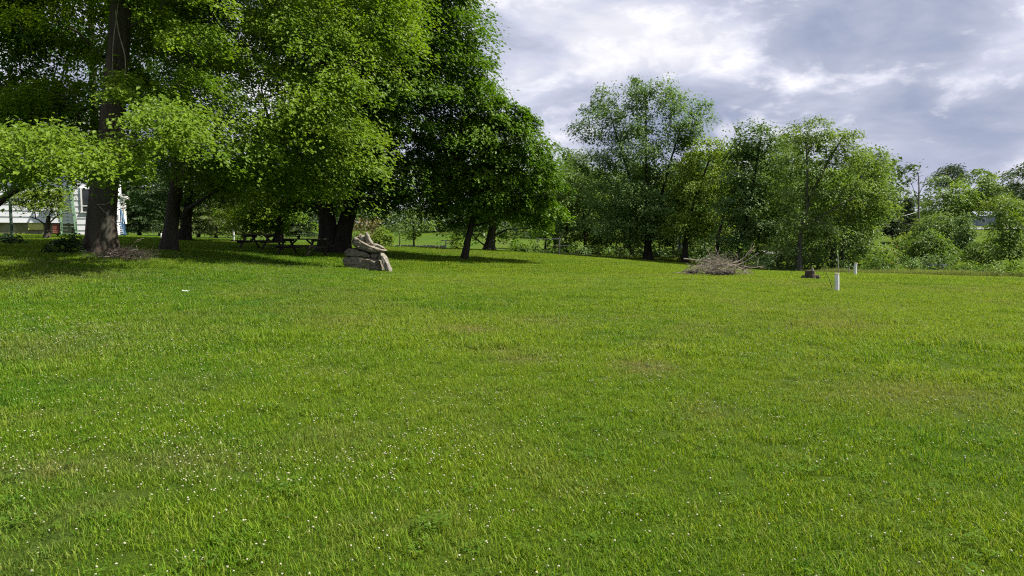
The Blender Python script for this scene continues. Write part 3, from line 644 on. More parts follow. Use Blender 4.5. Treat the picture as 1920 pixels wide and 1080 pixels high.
tree('wood_edge_tree', 'green tree filling the gap behind the slanting forked olive tree', 62,
     [([(1470, 505), (1470, 440), (1490, 360)], 0.22, 0.06)], [(1490, 300, 50, 50), (1540, 350, 60, 50), (1470, 390, 50, 46), (1560, 420, 60, 44), (1490, 450, 60, 26), (1600, 440, 40, 30)], LF_K, leaf=0.28, nl=75, Rc=1.1, spacing=1.5, group=G2)

tree('wood_edge_tree', 'mid green filling tree behind the dark dense tree', 66,
     [([(1405, 505), (1404, 440), (1400, 360)], 0.2, 0.05)], [(1385, 315, 46, 44), (1440, 335, 46, 46), (1400, 400, 60, 44), (1340, 400, 46, 44), (1440, 440, 56, 26), (1360, 450, 50, 22)], LF_K, leaf=0.26, nl=70, Rc=1.0, spacing=1.4, group=G2)
tree('wood_edge_tree', 'leafy tree closing the wood behind the tall ash', 72,
     [([(1180, 490), (1182, 430), (1190, 360)], 0.2, 0.05)], [(1150, 390, 60, 44), (1230, 400, 60, 44), (1190, 340, 56, 40), (1120, 430, 44, 30), (1270, 430, 44, 30), (1190, 445, 60, 22)], LF_K, leaf=0.28, nl=70, Rc=1.1, spacing=1.5, group=G2)

# slim wood trees: a few variants made once, then copied along the edge of the wood
def slim(seed, H, rx, leaf_m, r0, bark):
    TREE_N[0] = 400 + seed; r = np.random.default_rng(900 + seed)
    root = bpy.data.objects.new('slim_wood_tree', None); C.objects.link(root); mb = MB()
    q, rad = trunk_tube(mb, [(0, 0, 0), (r.normal(0, .15), r.normal(0, .15), H * .4), (r.normal(0, .4), r.normal(0, .3), H * .9)], r0, 0.03, 0.25, 8, r=r)
    wb = [(r.normal(0, rx * .4), r.normal(0, rx * .4), H * t, rx * r.uniform(.55, .9), rx * r.uniform(.55, .9), H * 0.12) for t in (0.38, 0.5, 0.62, 0.74, 0.84, 0.92)]
    pts = sample_crown(wb, 1.15, 0.7, r)
    grow(mb, [(q, rad)], pts, 0.012, 0.08, r, 0.25, 4); mb.build('trunk', bark, root, True)
    ow = pts[:, :2] / (np.linalg.norm(pts[:, :2], axis=1)[:, None] + 1e-6)
    V, Fc, T = leaves(pts, ow, 0.9, 110, 0.25, 0.28, 0.3, 0.3, 0.62, 0.75, 950 + seed)
    o = link('crown', mesh_np('crown', V, Fc, T), leaf_m, root); o['kind'] = 'stuff'
    return root
variants = [slim(1, 9.5, 2.2, LF_K, 0.13, BARK_DARK), slim(2, 11, 2.4, LF_M, 0.16, BARK_GREY), slim(3, 8, 2.0, LF_L, 0.10, BARK_DARK), slim(4, 10, 2.6, LF_J, 0.15, BARK_GREY)]
used = set()
SL = [(1022, 70, 0, .9, 'slim tree behind the left end of the rail frame'), (1062, 72, 1, .9, 'slim grey tree behind the right post of the rail frame'), (1128, 72, 3, .8, 'slim tree between the rail frame and the tall ash'),
      (1155, 76, 0, .85, 'slim dark stem in the wood left of the tall ash'), (1180, 70, 1, .8, 'slim grey stem touching the left side of the tall ash'), (1236, 70, 2, .9, 'slim stem touching the right side of the tall ash'),
      (1262, 72, 0, .9, 'slim stem midway from tall ash to white shed'), (1274, 66, 1, .75, 'slim grey stem left of the white shed'), (1330, 70, 2, .95, 'slim yellow green tree right of the white shed'),
      (1362, 74, 3, 1.0, 'slim tree seen over the middle of the brush pile'), (1420, 70, 0, .9, 'slim tree over the bare branch tips of the brush pile'), (1455, 78, 1, 1.0, 'slim tree above the small white shed in the dark undergrowth'),
      (1545, 68, 0, .8, 'slim tree behind the nearer white pipe'), (1600, 66, 3, .75, 'slim tree behind the farther white pipe'), (1630, 72, 1, .8, 'slim tree at the right end of the wood edge'),
      (700, 120, 0, 1.1, 'far tree beyond the russet bush'), (640, 115, 1, 1.1, 'far tree beyond the twin trunked maple'), (820, 150, 1, 1.1, 'far dark tree at the top of the pale field'), (905, 140, 3, 1.0, 'far tree above the pale field behind the leaning maple'),
      (480, 100, 3, 1.0, 'far tree beyond the picnic tables'), (335, 100, 0, 1.1, 'far tree between the hemlocks')]
for px, D, vi, sc_, lb in SL:
    src = variants[vi]
    o = src if vi not in used else copy_tree(src); used.add(vi)
    b = base_at(px, D); o.location = tuple(b); o.rotation_euler = (0, 0, random.uniform(0, 6.28)); o.scale = (sc_,) * 3
    tag(o, lb, 'tree', 'slim trees in the wood')

# dark undergrowth along the edge of the wood (one mass nobody could count)
def mass(name, spots, leaf_m, leaf, nl, Rc, seed):
    r = np.random.default_rng(seed); cs = []
    for px, D, w, h in spots:
        b = base_at(px, D); k = max(3, int(w * h * (2.2 if w < 5 else 0.35)))
        for _ in range(k): cs.append(b + np.array([r.normal(0, w * .45), r.normal(0, w * .4), r.uniform(0.1, h) * r.uniform(.5, 1)]))
    cs = np.array(cs); a = r.uniform(0, 6.28, len(cs)); ow = np.stack([np.cos(a), np.sin(a)], 1)
    V, Fc, T = leaves(cs, ow, Rc, nl, leaf, 0.35, 0.3, 0.3, 0.62, 0.7, seed)
    o = link(name, mesh_np(name, V, Fc, T), leaf_m); o['kind'] = 'stuff'; return o
tag(mass('undergrowth', [(p, 68 + 5 * math.sin(p), 2.2, 1.3) for p in range(1015, 1300, 14)] + [(p, 50 + 2 * math.sin(p), 1.7, 1.5) for p in range(1400, 1660, 11)] + [(p, 60, 2, 2.4) for p in range(1290, 1640, 16)], LF_M, 0.22, 40, 0.55, 5),
    'dark undergrowth below the trees of the wood edge', 'undergrowth')
tag(mass('distant_woodland', [(p, 165 + 12 * math.sin(p * .7), 9, 9 + 2 * math.sin(p * .31)) for p in range(150, 1000, 22)] + [(p, 135 + 10 * math.sin(p * .5), 8, 12) for p in range(1000, 1680, 20)] + [(p, 165, 8, 5) for p in range(1780, 2150, 22)] + [(p, 130, 9, 12) for p in range(-200, 260, 30)], LF_V, 0.75, 36, 2.2, 6),
    'distant green woodland closing off the fields', 'woodland')

# --- right bank: shrubs, far trees
G3 = 'trees on the far bank'
FB = [('far_tree', 'round leafy tree below the dark pine crown on the far bank', 108, 1770, 432, [(1768, 365, 40, 34), (1745, 385, 28, 30), (1795, 375, 30, 34), (1775, 400, 44, 24)], LF_K),
      ('far_tree', 'broad tree right of the dark pine crown on the far bank', 112, 1835, 432, [(1832, 352, 40, 30), (1815, 385, 36, 30), (1855, 375, 34, 30), (1835, 405, 44, 20)], LF_K),
      ('far_tree', 'grey green far bank tree above the blue grey roof', 118, 1882, 432, [(1880, 352, 32, 30), (1900, 375, 34, 32), (1868, 385, 34, 26), (1885, 405, 40, 18)], LF_V),
      ('far_tree', 'tall far bank tree at the right picture border', 108, 1925, 432, [(1918, 335, 28, 26), (1935, 365, 34, 40), (1915, 395, 32, 30)], LF_V),
      ('far_tree', 'hazy far tree left of the pale dead tree', 140, 1690, 432, [(1690, 385, 30, 20), (1665, 380, 26, 22), (1712, 395, 22, 20)], LF_V)]
for nm, lb, D, px, py, bl, mt in FB:
    tree(nm, lb, D, [([(px, py), (px + 2, py - 30), (px - 1, py - 70)], 0.25, 0.07)], bl, mt, leaf=0.42, nl=60, Rc=1.5, spacing=1.9, group=G3, tsides=8, r_tip=0.018)
tree('pine_tree', 'dark flat crowned pine topping the far bank', 116, [([(1785, 432), (1784, 380), (1786, 325)], 0.3, 0.1)], [(1786, 322, 24, 9), (1760, 333, 16, 5), (1800, 330, 18, 7), (1775, 340, 26, 6)], LF_P, leaf=0.4, nl=90, Rc=1.3, spacing=1.3, group=G3, narrow=0.35, tsides=8)
conifer('hemlock_tree', 'layered dark hemlock left of the pale dead tree', 1672, 470, 74, 350, 74, LF_P, layers=10, leaf=0.3, nl=80, group=G3)
conifer('hemlock_tree', 'second hemlock close behind the layered dark hemlock', 1700, 462, 84, 372, 56, LF_P, layers=9, leaf=0.32, nl=70, group=G3)
tree('dead_tree', 'pale bare dead tree standing alone on the far bank', 82, [([(1722, 455), (1722, 400), (1723, 345), (1721, 322)], 0.16, 0.05), ([(1722, 380), (1712, 352), (1704, 332)], 0.05, 0.02), ([(1723, 365), (1732, 345), (1736, 332)], 0.05, 0.02)],
     [(1722, 335, 18, 14), (1704, 340, 12, 12)], LF_T, leaf=0.06, nl=4, Rc=0.4, spacing=0.7, bark=BARK_GREY, group=G3, flare=0.2, r_tip=0.02, tsides=8)
G4 = 'bushes along the right bank'
for nm, lb, px, py, D, bl, mt, lf, nl_ in [
        ('bush', 'yellow green bush beside the farther white pipe', 1655, 517, 43, [(1655, 494, 28, 18), (1640, 500, 18, 12), (1672, 500, 16, 12)], LF_S, .14, 60),
        ('bush', 'small pale flowered mound bush left of the white guard rail', 1702, 514, 45, [(1700, 494, 18, 12), (1712, 502, 12, 8)], LF_J, .12, 60),
        ('bush', 'large bright bush above the white guard rail', 1735, 505, 54, [(1730, 465, 40, 22), (1760, 475, 30, 20), (1700, 478, 24, 18), (1745, 450, 26, 16)], LF_S, .19, 75),
        ('bush', 'tall mixed green bush below the pale dead tree', 1765, 500, 60, [(1760, 430, 40, 26), (1785, 450, 36, 26), (1740, 440, 26, 22)], LF_K, .2, 70),
        ('bush', 'dark cone shaped bush between bright bushes on the bank', 1808, 505, 57, [(1806, 470, 26, 28), (1810, 440, 18, 22), (1804, 418, 10, 16)], LF_M, .19, 80),
        ('bush', 'light green bush below the blue grey roof', 1845, 510, 50, [(1842, 475, 30, 26), (1830, 490, 26, 18), (1862, 465, 20, 22)], LF_S, .17, 65),
        ('bush', 'low bush at the lawn edge right of the guard rail', 1800, 517, 44, [(1798, 506, 24, 10), (1820, 503, 20, 12)], LF_S, .14, 60),
        ('bush', 'low dark bush at the lawn edge near the right picture border', 1870, 520, 42, [(1868, 506, 32, 13), (1896, 502, 24, 16)], LF_K, .14, 65),
        ('bush', 'pale low bush near the lawn edge below the light green bush', 1838, 519, 42.5, [(1838, 508, 16, 9)], LF_J, .12, 60),
        ('bush', 'dark bush behind the left end of the guard rail', 1735, 512, 50, [(1742, 492, 36, 12), (1770, 490, 24, 14)], LF_M, .15, 60),
        ('bush', 'red leaved bush beside the yellow green bush', 1668, 505, 50, [(1670, 468, 5, 9), (1676, 480, 6, 7)], LF_R, .12, 24),
        ('bush', 'pale bush on the bank under the layered dark hemlock', 1690, 490, 62, [(1690, 455, 22, 14), (1715, 450, 22, 14)], LF_L, .2, 55)]:
    shrub(nm, lb, px, py, D, bl, mt, leaf=lf, nl=nl_, Rc=0.5, spacing=0.6, group=G4, cat='bush')
tree('young_tree', 'bright young tree with visible slim stem at the right picture border', 47, [([(1893, 517), (1892, 470), (1894, 420)], 0.09, 0.03)],
     [(1890, 400, 26, 24), (1880, 430, 28, 24), (1908, 430, 26, 26), (1890, 465, 34, 24), (1912, 475, 26, 24), (1898, 380, 16, 14)], LF_S, leaf=0.17, nl=65, Rc=0.6, spacing=0.75, group=G4, tsides=8)
tree('young_tree', 'yellow topped young tree left of the slim stemmed young tree', 66, [([(1880, 500), (1880, 440), (1878, 400)], 0.1, 0.03)],
     [(1878, 385, 28, 16), (1850, 398, 22, 14), (1900, 390, 24, 18), (1870, 410, 30, 14)], LF_L, leaf=0.22, nl=60, Rc=0.7, spacing=0.9, group=G4, tsides=8)

# ------------------------------------------------------------------ house
HD = 48.0; hk = mpp(HD)
HX0 = at(130, 440, HD)[0]
def hx(px): return HX0 + (at(px, 440, HD)[0] - HX0) / 1.17      # the front faces the viewer, turned 28 degrees
def hz(py): return at(960, py, HD)[2]
hg = gz(hx(150), HD)
house = thing('white_house', 'white sided house behind the shade maples with green outside stair and blue porch steps', 'house', (hx(130), HD, hg), R(24))
def hb(name, lo, hi, mat, parent=None):
    mb = MB(); mb.box((lo[0] - hx(130), lo[1] - HD, lo[2] - hg), (hi[0] - hx(130), hi[1] - HD, hi[2] - hg))
    return mb.build(name, mat, parent or house)
XL, XM, XR = hx(-120), hx(143), hx(214); TOP = hz(262)
hb('wall', (XL, HD + 0.06, hz(418)), (XM - .01, HD + 8, TOP), SIDING)
hb('wall', (XM, HD - 0.34, hg - .3), (XR, HD + 7.5, TOP), SIDING)
hb('foundation', (XL + .05, HD + 0.2, hg - .5), (XM - .02, HD + 7.8, hz(418) - .005), FOUND)
hb('yellow_panel', (hx(54), HD + 0.12, hz(431)), (hx(82), HD + 0.195, hz(418.5)), YELLOW)
for i in range(5):
    bw = hb('brick', (hx(99), HD + 0.08, hz(437 - i * 3.4)), (hx(112), HD + 0.19, hz(434.2 - i * 3.4)), BRICK)
for side, x0, x1, yf, zb in (('l', XL, XM - .012, HD + 0.06, hz(418)), ('r', XM + .002, XR, HD - 0.34, hz(443))):
    me = None; z = zb; q = 0.40
    while z + q < TOP:
        if me is None:
            mb = MB(); w = x1 - x0
            mb.add([(0, -.045, 0), (w, -.045, 0), (w, -.002, 0), (0, -.002, 0), (0, -.014, q - .012), (w, -.014, q - .012), (w, -.002, q - .012), (0, -.002, q - .012)],
                   [(0, 3, 2, 1), (4, 5, 6, 7), (0, 1, 5, 4), (1, 2, 6, 5), (2, 3, 7, 6), (3, 0, 4, 7)]); me = mb.mesh('siding_board'); me.materials.append(SIDING)
        o = bpy.data.objects.new('siding_board', me); C.objects.link(o); o.parent = house; o.location = (x0 - hx(130), yf - HD, z - hg); z += q
mb = MB()   # gable roof
xa, xb, ya, yb, zr = XL - .4 - hx(130), XR + .4 - hx(130), -.9, 8.6, TOP - hg
mb.add([(xa, ya, zr), (xb, ya, zr), (xb, yb, zr), (xa, yb, zr), (xa, (ya + yb) / 2, zr + 2.6), (xb, (ya + yb) / 2, zr + 2.6), (xb, (ya + yb) / 2, zr + 2.6), (xa, (ya + yb) / 2, zr + 2.6)],
       [(0, 3, 2, 1), (0, 1, 5, 4), (2, 3, 7, 6), (1, 2, 6, 5), (3, 0, 4, 7)]); mb.build('roof', ROOFM, house)
# window
wx0, wx1, wz0, wz1 = hx(156), hx(178), hz(397), hz(352)
yw = HD - 0.34 - 0.05
fr = MB()
def hl(p): return (p[0] - hx(130), p[1] - HD, p[2] - hg)
for lo, hi in (((wx0, yw - .05, wz0), (wx0 + .09, yw, wz1)), ((wx1 - .09, yw - .05, wz0), (wx1, yw, wz1)), ((wx0 + .09, yw - .05, wz1 - .09), (wx1 - .09, yw, wz1)), ((wx0 - .05, yw - .08, wz0 - .06), (wx1 + .05, yw, wz0)), ((wx0 + .09, yw - .04, hz(386) - .03), (wx1 - .09, yw, hz(386) + .03))):
    fr.box(hl(lo), hl(hi))
win = fr.build('window', WHITE, house)
for a, b in ((wz0, hz(386) - .03), (hz(386) + .03, wz1 - .09)):
    p = hb('pane', (wx0 + .09, yw - .015, a), (wx1 - .09, yw - .003, b), GLASS, win)
# green outside stair, rising towards the wall
mb = MB()
sb = [np.array([hx(131), HD - 3.2, hg - .05]), np.array([hx(122), HD - 0.55, hz(352)])]
st = [np.array([hx(158), HD - 3.2, hg - .05]), np.array([hx(138), HD - 0.55, hz(352)])]
for s in (sb, st): mb.bar(hl(s[0]), hl(s[1]), 0.09, 0.30, up=(0, 1, .2))
stair = mb.build('outside_stair', GREEN_PAINT, house)
for s, nm in ((sb, 'handrail'), (st, 'handrail')):
    mb = MB(); o_ = np.array([0, -.1, .85])
    mb.bar(hl(s[0] + o_), hl(s[1] + o_), 0.07, 0.09, up=(0, 1, .2))
    for t in (0.05, .35, .65, .97): p = s[0] * (1 - t) + s[1] * t; mb.bar(hl(p), hl(p + o_), .06, .06, up=(1, 0, 0))
    mb.build(nm, GREEN_PAINT, stair)
for i in range(15):
    t = (i + .7) / 15.2; a = sb[0] * (1 - t) + sb[1] * t; b = st[0] * (1 - t) + st[1] * t
    mb = MB(); mb.box((a[0] - hx(130) + .05, a[1] - HD - .13, a[2] - hg), (b[0] - hx(130) - .05, a[1] - HD + .13, a[2] - hg + .05)); mb.build('tread', GREEN_PAINT, stair)
mb = MB(); mb.box(hl((hx(116), HD - .62, hz(352) - .08)), hl((hx(142), HD - .41, hz(352)))); mb.build('landing', GREEN_PAINT, house)
# porch
px0, px1 = hx(214) + .01, hx(236)
pf = hz(415)
hb('porch_deck', (px0, HD - 0.6, pf - .12), (px1, HD + 2.6, pf), WHITE)
hb('porch_roof', (px0, HD - 0.9, hz(369)), (hx(242), HD + 2.9, hz(364)), WHITE)
hb('porch_post', (px1 - .16, HD - 0.55, pf), (px1, HD - 0.39, hz(369)), WHITE)
hb('porch_post', (px1 - .16, HD + 2.3, pf), (px1, HD + 2.46, hz(369)), WHITE)
hb('porch_panel', (px0 + .06, HD - 0.56, pf + .06), (px1 - .2, HD - 0.5, hz(402)), WHITE)
for xq in (px0 + .05, px1 - .2): hb('porch_leg', (xq, HD - 0.5, hg - .3), (xq + .14, HD - 0.36, pf - .12), BLUE_PAINT)
mb = MB()
for dx_ in (hx(216), hx(232)):
    mb.bar(hl((dx_, HD - 0.62, pf - .1)), hl((dx_ + .35, HD - 2.5, hg)), .07, .26, up=(0, 1, .5))
steps = mb.build('porch_step', BLUE_PAINT, house)
for i in range(6):
    t = (i + .5) / 6; x = hx(216) + .35 * t; y = HD - 0.62 - 1.88 * t; z = pf - .1 + (hg - pf + .15) * t
    mb = MB(); mb.box(hl((x + .04, y - .15, z)), hl((x + hx(232) - hx(216) - .04, y + .13, z + .05))); mb.build('tread', WHITE, steps)
for dx_ in (hx(216), hx(232)):
    mb = MB(); a = np.array([dx_, HD - 0.64, pf + .85]); b = np.array([dx_ + .38, HD - 2.5, hg + .85]); mb.bar(hl(a), hl(b), .07, .09, up=(0, 1, .5))
    for t in (0.02, .5, .97): p = a * (1 - t) + b * t; mb.bar(hl(p - np.array([0, 0, .95])), hl(p), .07, .07, up=(1, 0, 0))
    mb.build('handrail', BLUE_PAINT, steps)

# ------------------------------------------------------------------ cairn
ck = 26.0
cg = base_at(690, ck, 507)
cairn = thing('stone_cairn', 'stacked cairn of weathered grey brown boulders standing alone on the lawn', 'cairn', cg)
def stone(poly, depth, mat, dD=0.0, label=None, seed=0, rough=0.02, sink=0.0):
    P = np.array([at(x, y, ck + dD) - cg for x, y in poly]); P[:, 2] -= sink
    c = P.mean(0); bm = bmesh.new(); rings = []
    for yo, s in ((-.5, .72), (-.43, .92), (-.2, 1.0), (.2, 1.0), (.43, .9), (.5, .7)):
        rings.append([bm.verts.new((c[0] + (p[0] - c[0]) * s, yo * depth + dD, c[2] + (p[2] - c[2]) * s)) for p in P])
    n = len(P)
    for a, b in zip(rings[:-1], rings[1:]):
        for i in range(n): bm.faces.new((a[i], a[(i + 1) % n], b[(i + 1) % n], b[i]))
    bm.faces.new(rings[0][::-1]); bm.faces.new(rings[-1])
    bmesh.ops.recalc_face_normals(bm, faces=bm.faces)
    bmesh.ops.triangulate(bm, faces=[f for f in bm.faces if len(f.verts) > 4])
    bmesh.ops.subdivide_edges(bm, edges=bm.edges, cuts=2, use_grid_fill=True)
    bmesh.ops.smooth_vert(bm, verts=bm.verts, factor=0.4, use_axis_x=True, use_axis_y=True, use_axis_z=True)
    bm.normal_update()
    for v_ in bm.verts:
        q = v_.co * 3.1 + Vector((seed * 7.1, 0, 0)); d = mnoise.noise(q) * rough * 1.6 + mnoise.noise(q * 2.7) * rough * 1.4 + mnoise.noise(q * 6.1) * rough * .9
        v_.co += v_.normal * d
    me = bpy.data.meshes.new('stone'); bm.to_mesh(me); bm.free()
    for p in me.polygons: p.use_smooth = False
    o = link('stone', me, mat, cairn)
    if label: o['label'] = label
    return o
stone([(647, 486), (651, 481), (662, 479.5), (690, 480.5), (706, 483), (717, 488), (720, 497), (721, 510), (690, 510), (664, 506), (652, 499), (648, 493)], 1.25, STONE, .25, 'broad base boulder', 1, .028)
stone([(650, 472), (657, 466), (666, 464), (682, 469), (697, 474.5), (700, 482), (680, 482), (664, 480.5), (652, 480)], 1.05, STONE, .2, 'long second boulder', 2, .025)
stone([(696, 475), (706, 474.5), (713, 478), (711, 484), (699, 484)], .8, STONE, .15, None, 3, .02)
stone([(661, 455), (664, 446), (669, 443.5), (676, 448), (690, 457), (707, 464), (719, 467.5), (726, 470), (719, 474), (700, 474), (682, 469.5), (666, 461)], .85, STONE, .05, 'long tilted slab', 4, .022)
stone([(673, 442), (676, 439), (682, 442), (686, 449), (686, 456), (680, 453)], .45, STONE_GREY, .15, None, 5, .015)
stone([(684, 444), (687, 435), (690, 437), (694, 447), (699, 457), (694, 461), (687, 456)], .3, STONE_GREY, 0.0, 'upright pointed stone', 6, .015)
stone([(697, 457), (704, 456.5), (714, 460), (722, 464.5), (716, 468), (704, 464)], .4, STONE_GREY, .3, None, 7, .012)
stone([(715, 474), (719, 475), (725, 484), (730, 496), (734, 510), (726, 510.5), (721, 500), (716, 484)], .6, STONE_GREY, -.45, 'narrow slab leaning on the right side', 8, .018)
stone([(711, 483), (715, 475.5), (718, 483), (717, 488), (712, 487)], .35, STONE, -.3, None, 9, .01)

# ------------------------------------------------------------------ picnic tables
def table(label):
    root = bpy.data.objects.new('picnic_table', None); C.objects.link(root); tag(root, label, 'picnic table', 'picnic tables under the maples')
    Lh = 1.2
    for i in range(5):
        mb = MB(); y = -.30 + i * .15; mb.box((-Lh, y - .07, .72), (Lh, y + .07, .765)); mb.build('top_plank', TABLE, root)
    for s in (-1, 1):
        for j in (0, 1):
            mb = MB(); y = s * (.60 + j * .15); mb.box((-Lh, y - .07, .42), (Lh, y + .07, .465)); mb.build('bench_plank', TABLE, root)
    for x in (-.85, .85):
        for s in (-1, 1):
            mb = MB(); mb.bar((x, s * .62, 0), (x, s * .16, .70), .045, .10, up=(1, 0, 0)); mb.build('leg', TABLE, root)
        mb = MB(); mb.box((x + .025, -.74, .34), (x + .07, .74, .418)); mb.build('bench_support', TABLE, root)
        mb = MB(); mb.box((x + .025, -.36, .63), (x + .07, .36, .718)); mb.build('top_support', TABLE, root)
        mb = MB(); s = 1 if x < 0 else -1; mb.bar((x + s * .07, 0, .38), (x + s * .55, 0, .70), .05, .08, up=(0, 1, 0)); mb.build('brace', TABLE, root)
    return root
for px, D, rz, lb in ((489, 34.5, R(-33), 'dark wooden picnic table at the left, nearest of the pair'), (566, 31.6, R(-27), 'dark wooden picnic table at the right against the twin trunk')):
    t = table(lb); b = base_at(px, D); t.location = tuple(b); t.rotation_euler = (0, 0, rz)

# ------------------------------------------------------------------ brush piles
def stick(mb, p, d, ln, r0, r, forks=2, sides=5):
    d = d / np.linalg.norm(d); pts = [p]; k = 6
    for i in range(k): d = d + r.normal(0, .13, 3); d /= np.linalg.norm(d); pts.append(pts[-1] + d * ln / k)
    pts = np.array(pts); mb.tube(pts, np.linspace(r0, r0 * .25, k + 1), sides)
    for _ in range(forks):
        j = int(r.integers(2, k)); dd = d + r.normal(0, .6, 3); stick(mb, pts[j], dd, ln * r.uniform(.3, .55), r0 * .5, r, 0 if forks < 3 else 2, 4)
bd = 29.0; bg = base_at(1345, bd, 516); r = np.random.default_rng(77)
pile = thing('brush_pile', 'heap of bleached cut branches and logs on the lawn by the wood', 'brush pile', bg)
def bp_(px, py, dD=0.0): return at(px, py, bd + dD) - bg
mb = MB()
for i in range(290):
    a = r.normal(0, 1); x = np.clip(a * .62 - .1, -1.25, 1.1); y = r.normal(0, .42); top = .60 * math.exp(-(x / .85) ** 2) + .10
    z = r.uniform(0.02, top); ang = r.normal(0, .7); d = np.array([math.cos(ang) * r.choice([-1, 1]), math.sin(ang) * .7, r.normal(0.06, .26)])
    ln = r.uniform(.4, 1.1); stick(mb, np.array([x, y, z]) - d * ln * .5 * np.array([1, 1, .3]), d, ln, r.uniform(.004, .013), r, 1, 4)
o = mb.build('twig_tangle', TWIG, pile, True); o['kind'] = 'stuff'
for pp, rr in (([(1325, 512), (1340, 505, -.3), (1345, 501, -.3)], .075), ([(1336, 515, -.4), (1352, 512, -.4), (1374, 513, -.3)], .12), ([(1286, 513), (1298, 509, -.1), (1308, 508)], .09), ([(1345, 510, .2), (1368, 511, .2), (1376, 510, .3)], .1)):
    mb = MB(); w = np.array([bp_(*q) for q in pp]); mb.tube(smooth_line(w, 8), rr, 9, cap=True, lobes=.06); mb.build('log', DEAD_DARK if rr > .08 else DEAD, pile, True)
for pp, rr in (([(1282, 485), (1300, 487), (1330, 492), (1350, 493)], .03), ([(1330, 500, .1), (1365, 494, -.2), (1388, 499, -.3), (1398, 508, -.4), (1404, 519, -.5)], .04), ([(1360, 497), (1382, 492), (1396, 484), (1410, 467)], .035),
               ([(1368, 499, .2), (1392, 495, .2), (1404, 486, .1), (1422, 473)], .035), ([(1335, 497), (1334, 484), (1326, 469)], .02), ([(1372, 496), (1383, 484), (1382, 475)], .018), ([(1390, 498, .1), (1408, 502, .2), (1428, 500, .4)], .025), ([(1350, 492), (1358, 482), (1362, 480)], .015), ([(1300, 497), (1290, 503), (1273, 513)], .02), ([(1345, 490), (1347, 478), (1341, 466)], .014), ([(1396, 484, .1), (1399, 476, .1), (1412, 464, .2)], .016)):
    mb = MB(); w = smooth_line([bp_(*q) for q in pp], 9); mb.tube(w, np.linspace(rr, rr * .3, 9), 6)
    for _ in range(4):
        j = int(r.integers(3, 8)); d = w[j] - w[j - 1]; d = d / np.linalg.norm(d) + r.normal(0, .5, 3); stick(mb, w[j], d, r.uniform(.2, .5), rr * .4, r, 0, 4)
    mb.build('branch', DEAD, pile, True)

lg = base_at(228, 20.6, 492)
lp = thing('twig_heap', 'low heap of dead sticks at the right foot of the vine covered maple', 'brush pile', lg)
mb = MB()
for i in range(330):
    x = r.uniform(-1.0, .55); y = r.normal(-.1, .3); z = r.uniform(0.0, .05 + .26 * math.exp(-((x - .1) / .6) ** 2)); ang = r.normal(.15, .6)
    d = np.array([math.cos(ang), math.sin(ang), r.normal(0, .2)]); stick(mb, np.array([x, y, z]), d, r.uniform(.25, .8), r.uniform(.003, .010), r, 1, 4)
o = mb.build('twig_tangle', DEAD_DARK, lp, True); o['kind'] = 'stuff'
for (x, y, z), d, ln in (((-.4, -.5, .08), (1, .1, .1), 1.0), ((.62, -.3, .1), (-.12, 0, 1), .32), ((.7, -.3, .05), (.05, 0, 1), .30), ((-.1, -.5, .2), (1, .2, -.15), .7), ((.3, -.2, .25), (.5, 0, .4), .5)):
    mb = MB(); stick(mb, np.array([x, y, z], float), np.array(d, float), ln, .014, r, 2); mb.build('branch', DEAD, lp, True)

# ------------------------------------------------------------------ pipes, stump, posts, rails
def pipe(px, py, D, h, rad, label, lean=(0.0, 0.0)):
    b = base_at(px, D, py); o = thing('vent_pipe', label, 'pipe', b, 0, 'white vent pipes in the lawn')
    mb = MB(); top = np.array([lean[0] * h, lean[1] * h, h]); mb.tube([(0, 0, -.15), tuple(top * .5), tuple(top)], rad, 20); mb.tube([tuple(top), tuple(top - np.array([0, 0, .15]))], rad * .86, 20)
    mb.build('pipe_body', PVC, o, True)
    mb = MB(); mb.tube([tuple(top - np.array([0, 0, .018])), tuple(top + np.array([0, 0, .022]))], rad * 1.07, 20, cap=True); mb.build('pipe_cap', PVC_CAP, o, True)
    return o
pipe(1569.5, 546, 20, .49, .060, 'nearer white plastic pipe with stained cap, thin stake behind it', (-.05, 0))
pipe(1603, 516, 27.5, .46, .055, 'farther slimmer white plastic pipe at the foot of the trees', (.03, 0))
def rod(name, label, cat, pp, rad, mat, D, kids=None):
    b = base_at(pp[0][0], D, pp[0][1]); mb = MB(); w = [at(x, y, D + (q[0] if q else 0)) - b for x, y, *q in pp]; w[0][2] = -.1
    mb.tube(smooth_line(w, 6), rad, 7, cap=True); o = mb.build(name, mat, None, True); o.location = tuple(b); tag(o, label, cat); return o
rod('stake', 'thin grey stake standing behind the nearer white pipe', 'stake', [(1575, 535), (1572, 505), (1571, 478)], .012, GREYPOST, 20.6)
rod('stick', 'thin dark stick slanting out of the grass left of the nearer white pipe', 'stick', [(1563, 540), (1556, 525), (1549, 511)], .009, DEAD_DARK, 20.4)
rod('fence_post', 'thin white post on the lawn left of the picnic tables', 'post', [(438, 455), (438, 442), (438, 431)], .055, WHITE, 44)
rod('fence_post', 'short white post just left of the straight trunked bright maple', 'post', [(302, 455), (302, 445), (302, 437)], .05, WHITE, 46)
rod('stake', 'slim grey stake left of the farther white pipe', 'stake', [(1592, 514), (1592, 505), (1592, 500)], .02, GREYPOST, 29)
# clothes line post by the house
b = base_at(22, 37, 438); cpst = thing('clothes_line_post', 'dark green clothes line post with crossbar before the house', 'post', b)
mb = MB(); zt = at(22, 372, 37)[2] - b[2]; mb.tube([(0, 0, -.2), (0, 0, zt * .5), (0, 0, zt)], .07, 8, cap=True); mb.build('post', GREEN_DARK, cpst, True)
mb = MB(); mb.box((-.75, -.04, zt - .16), (.5, .04, zt - .04)); mb.build('crossbar', GREEN_DARK, cpst)
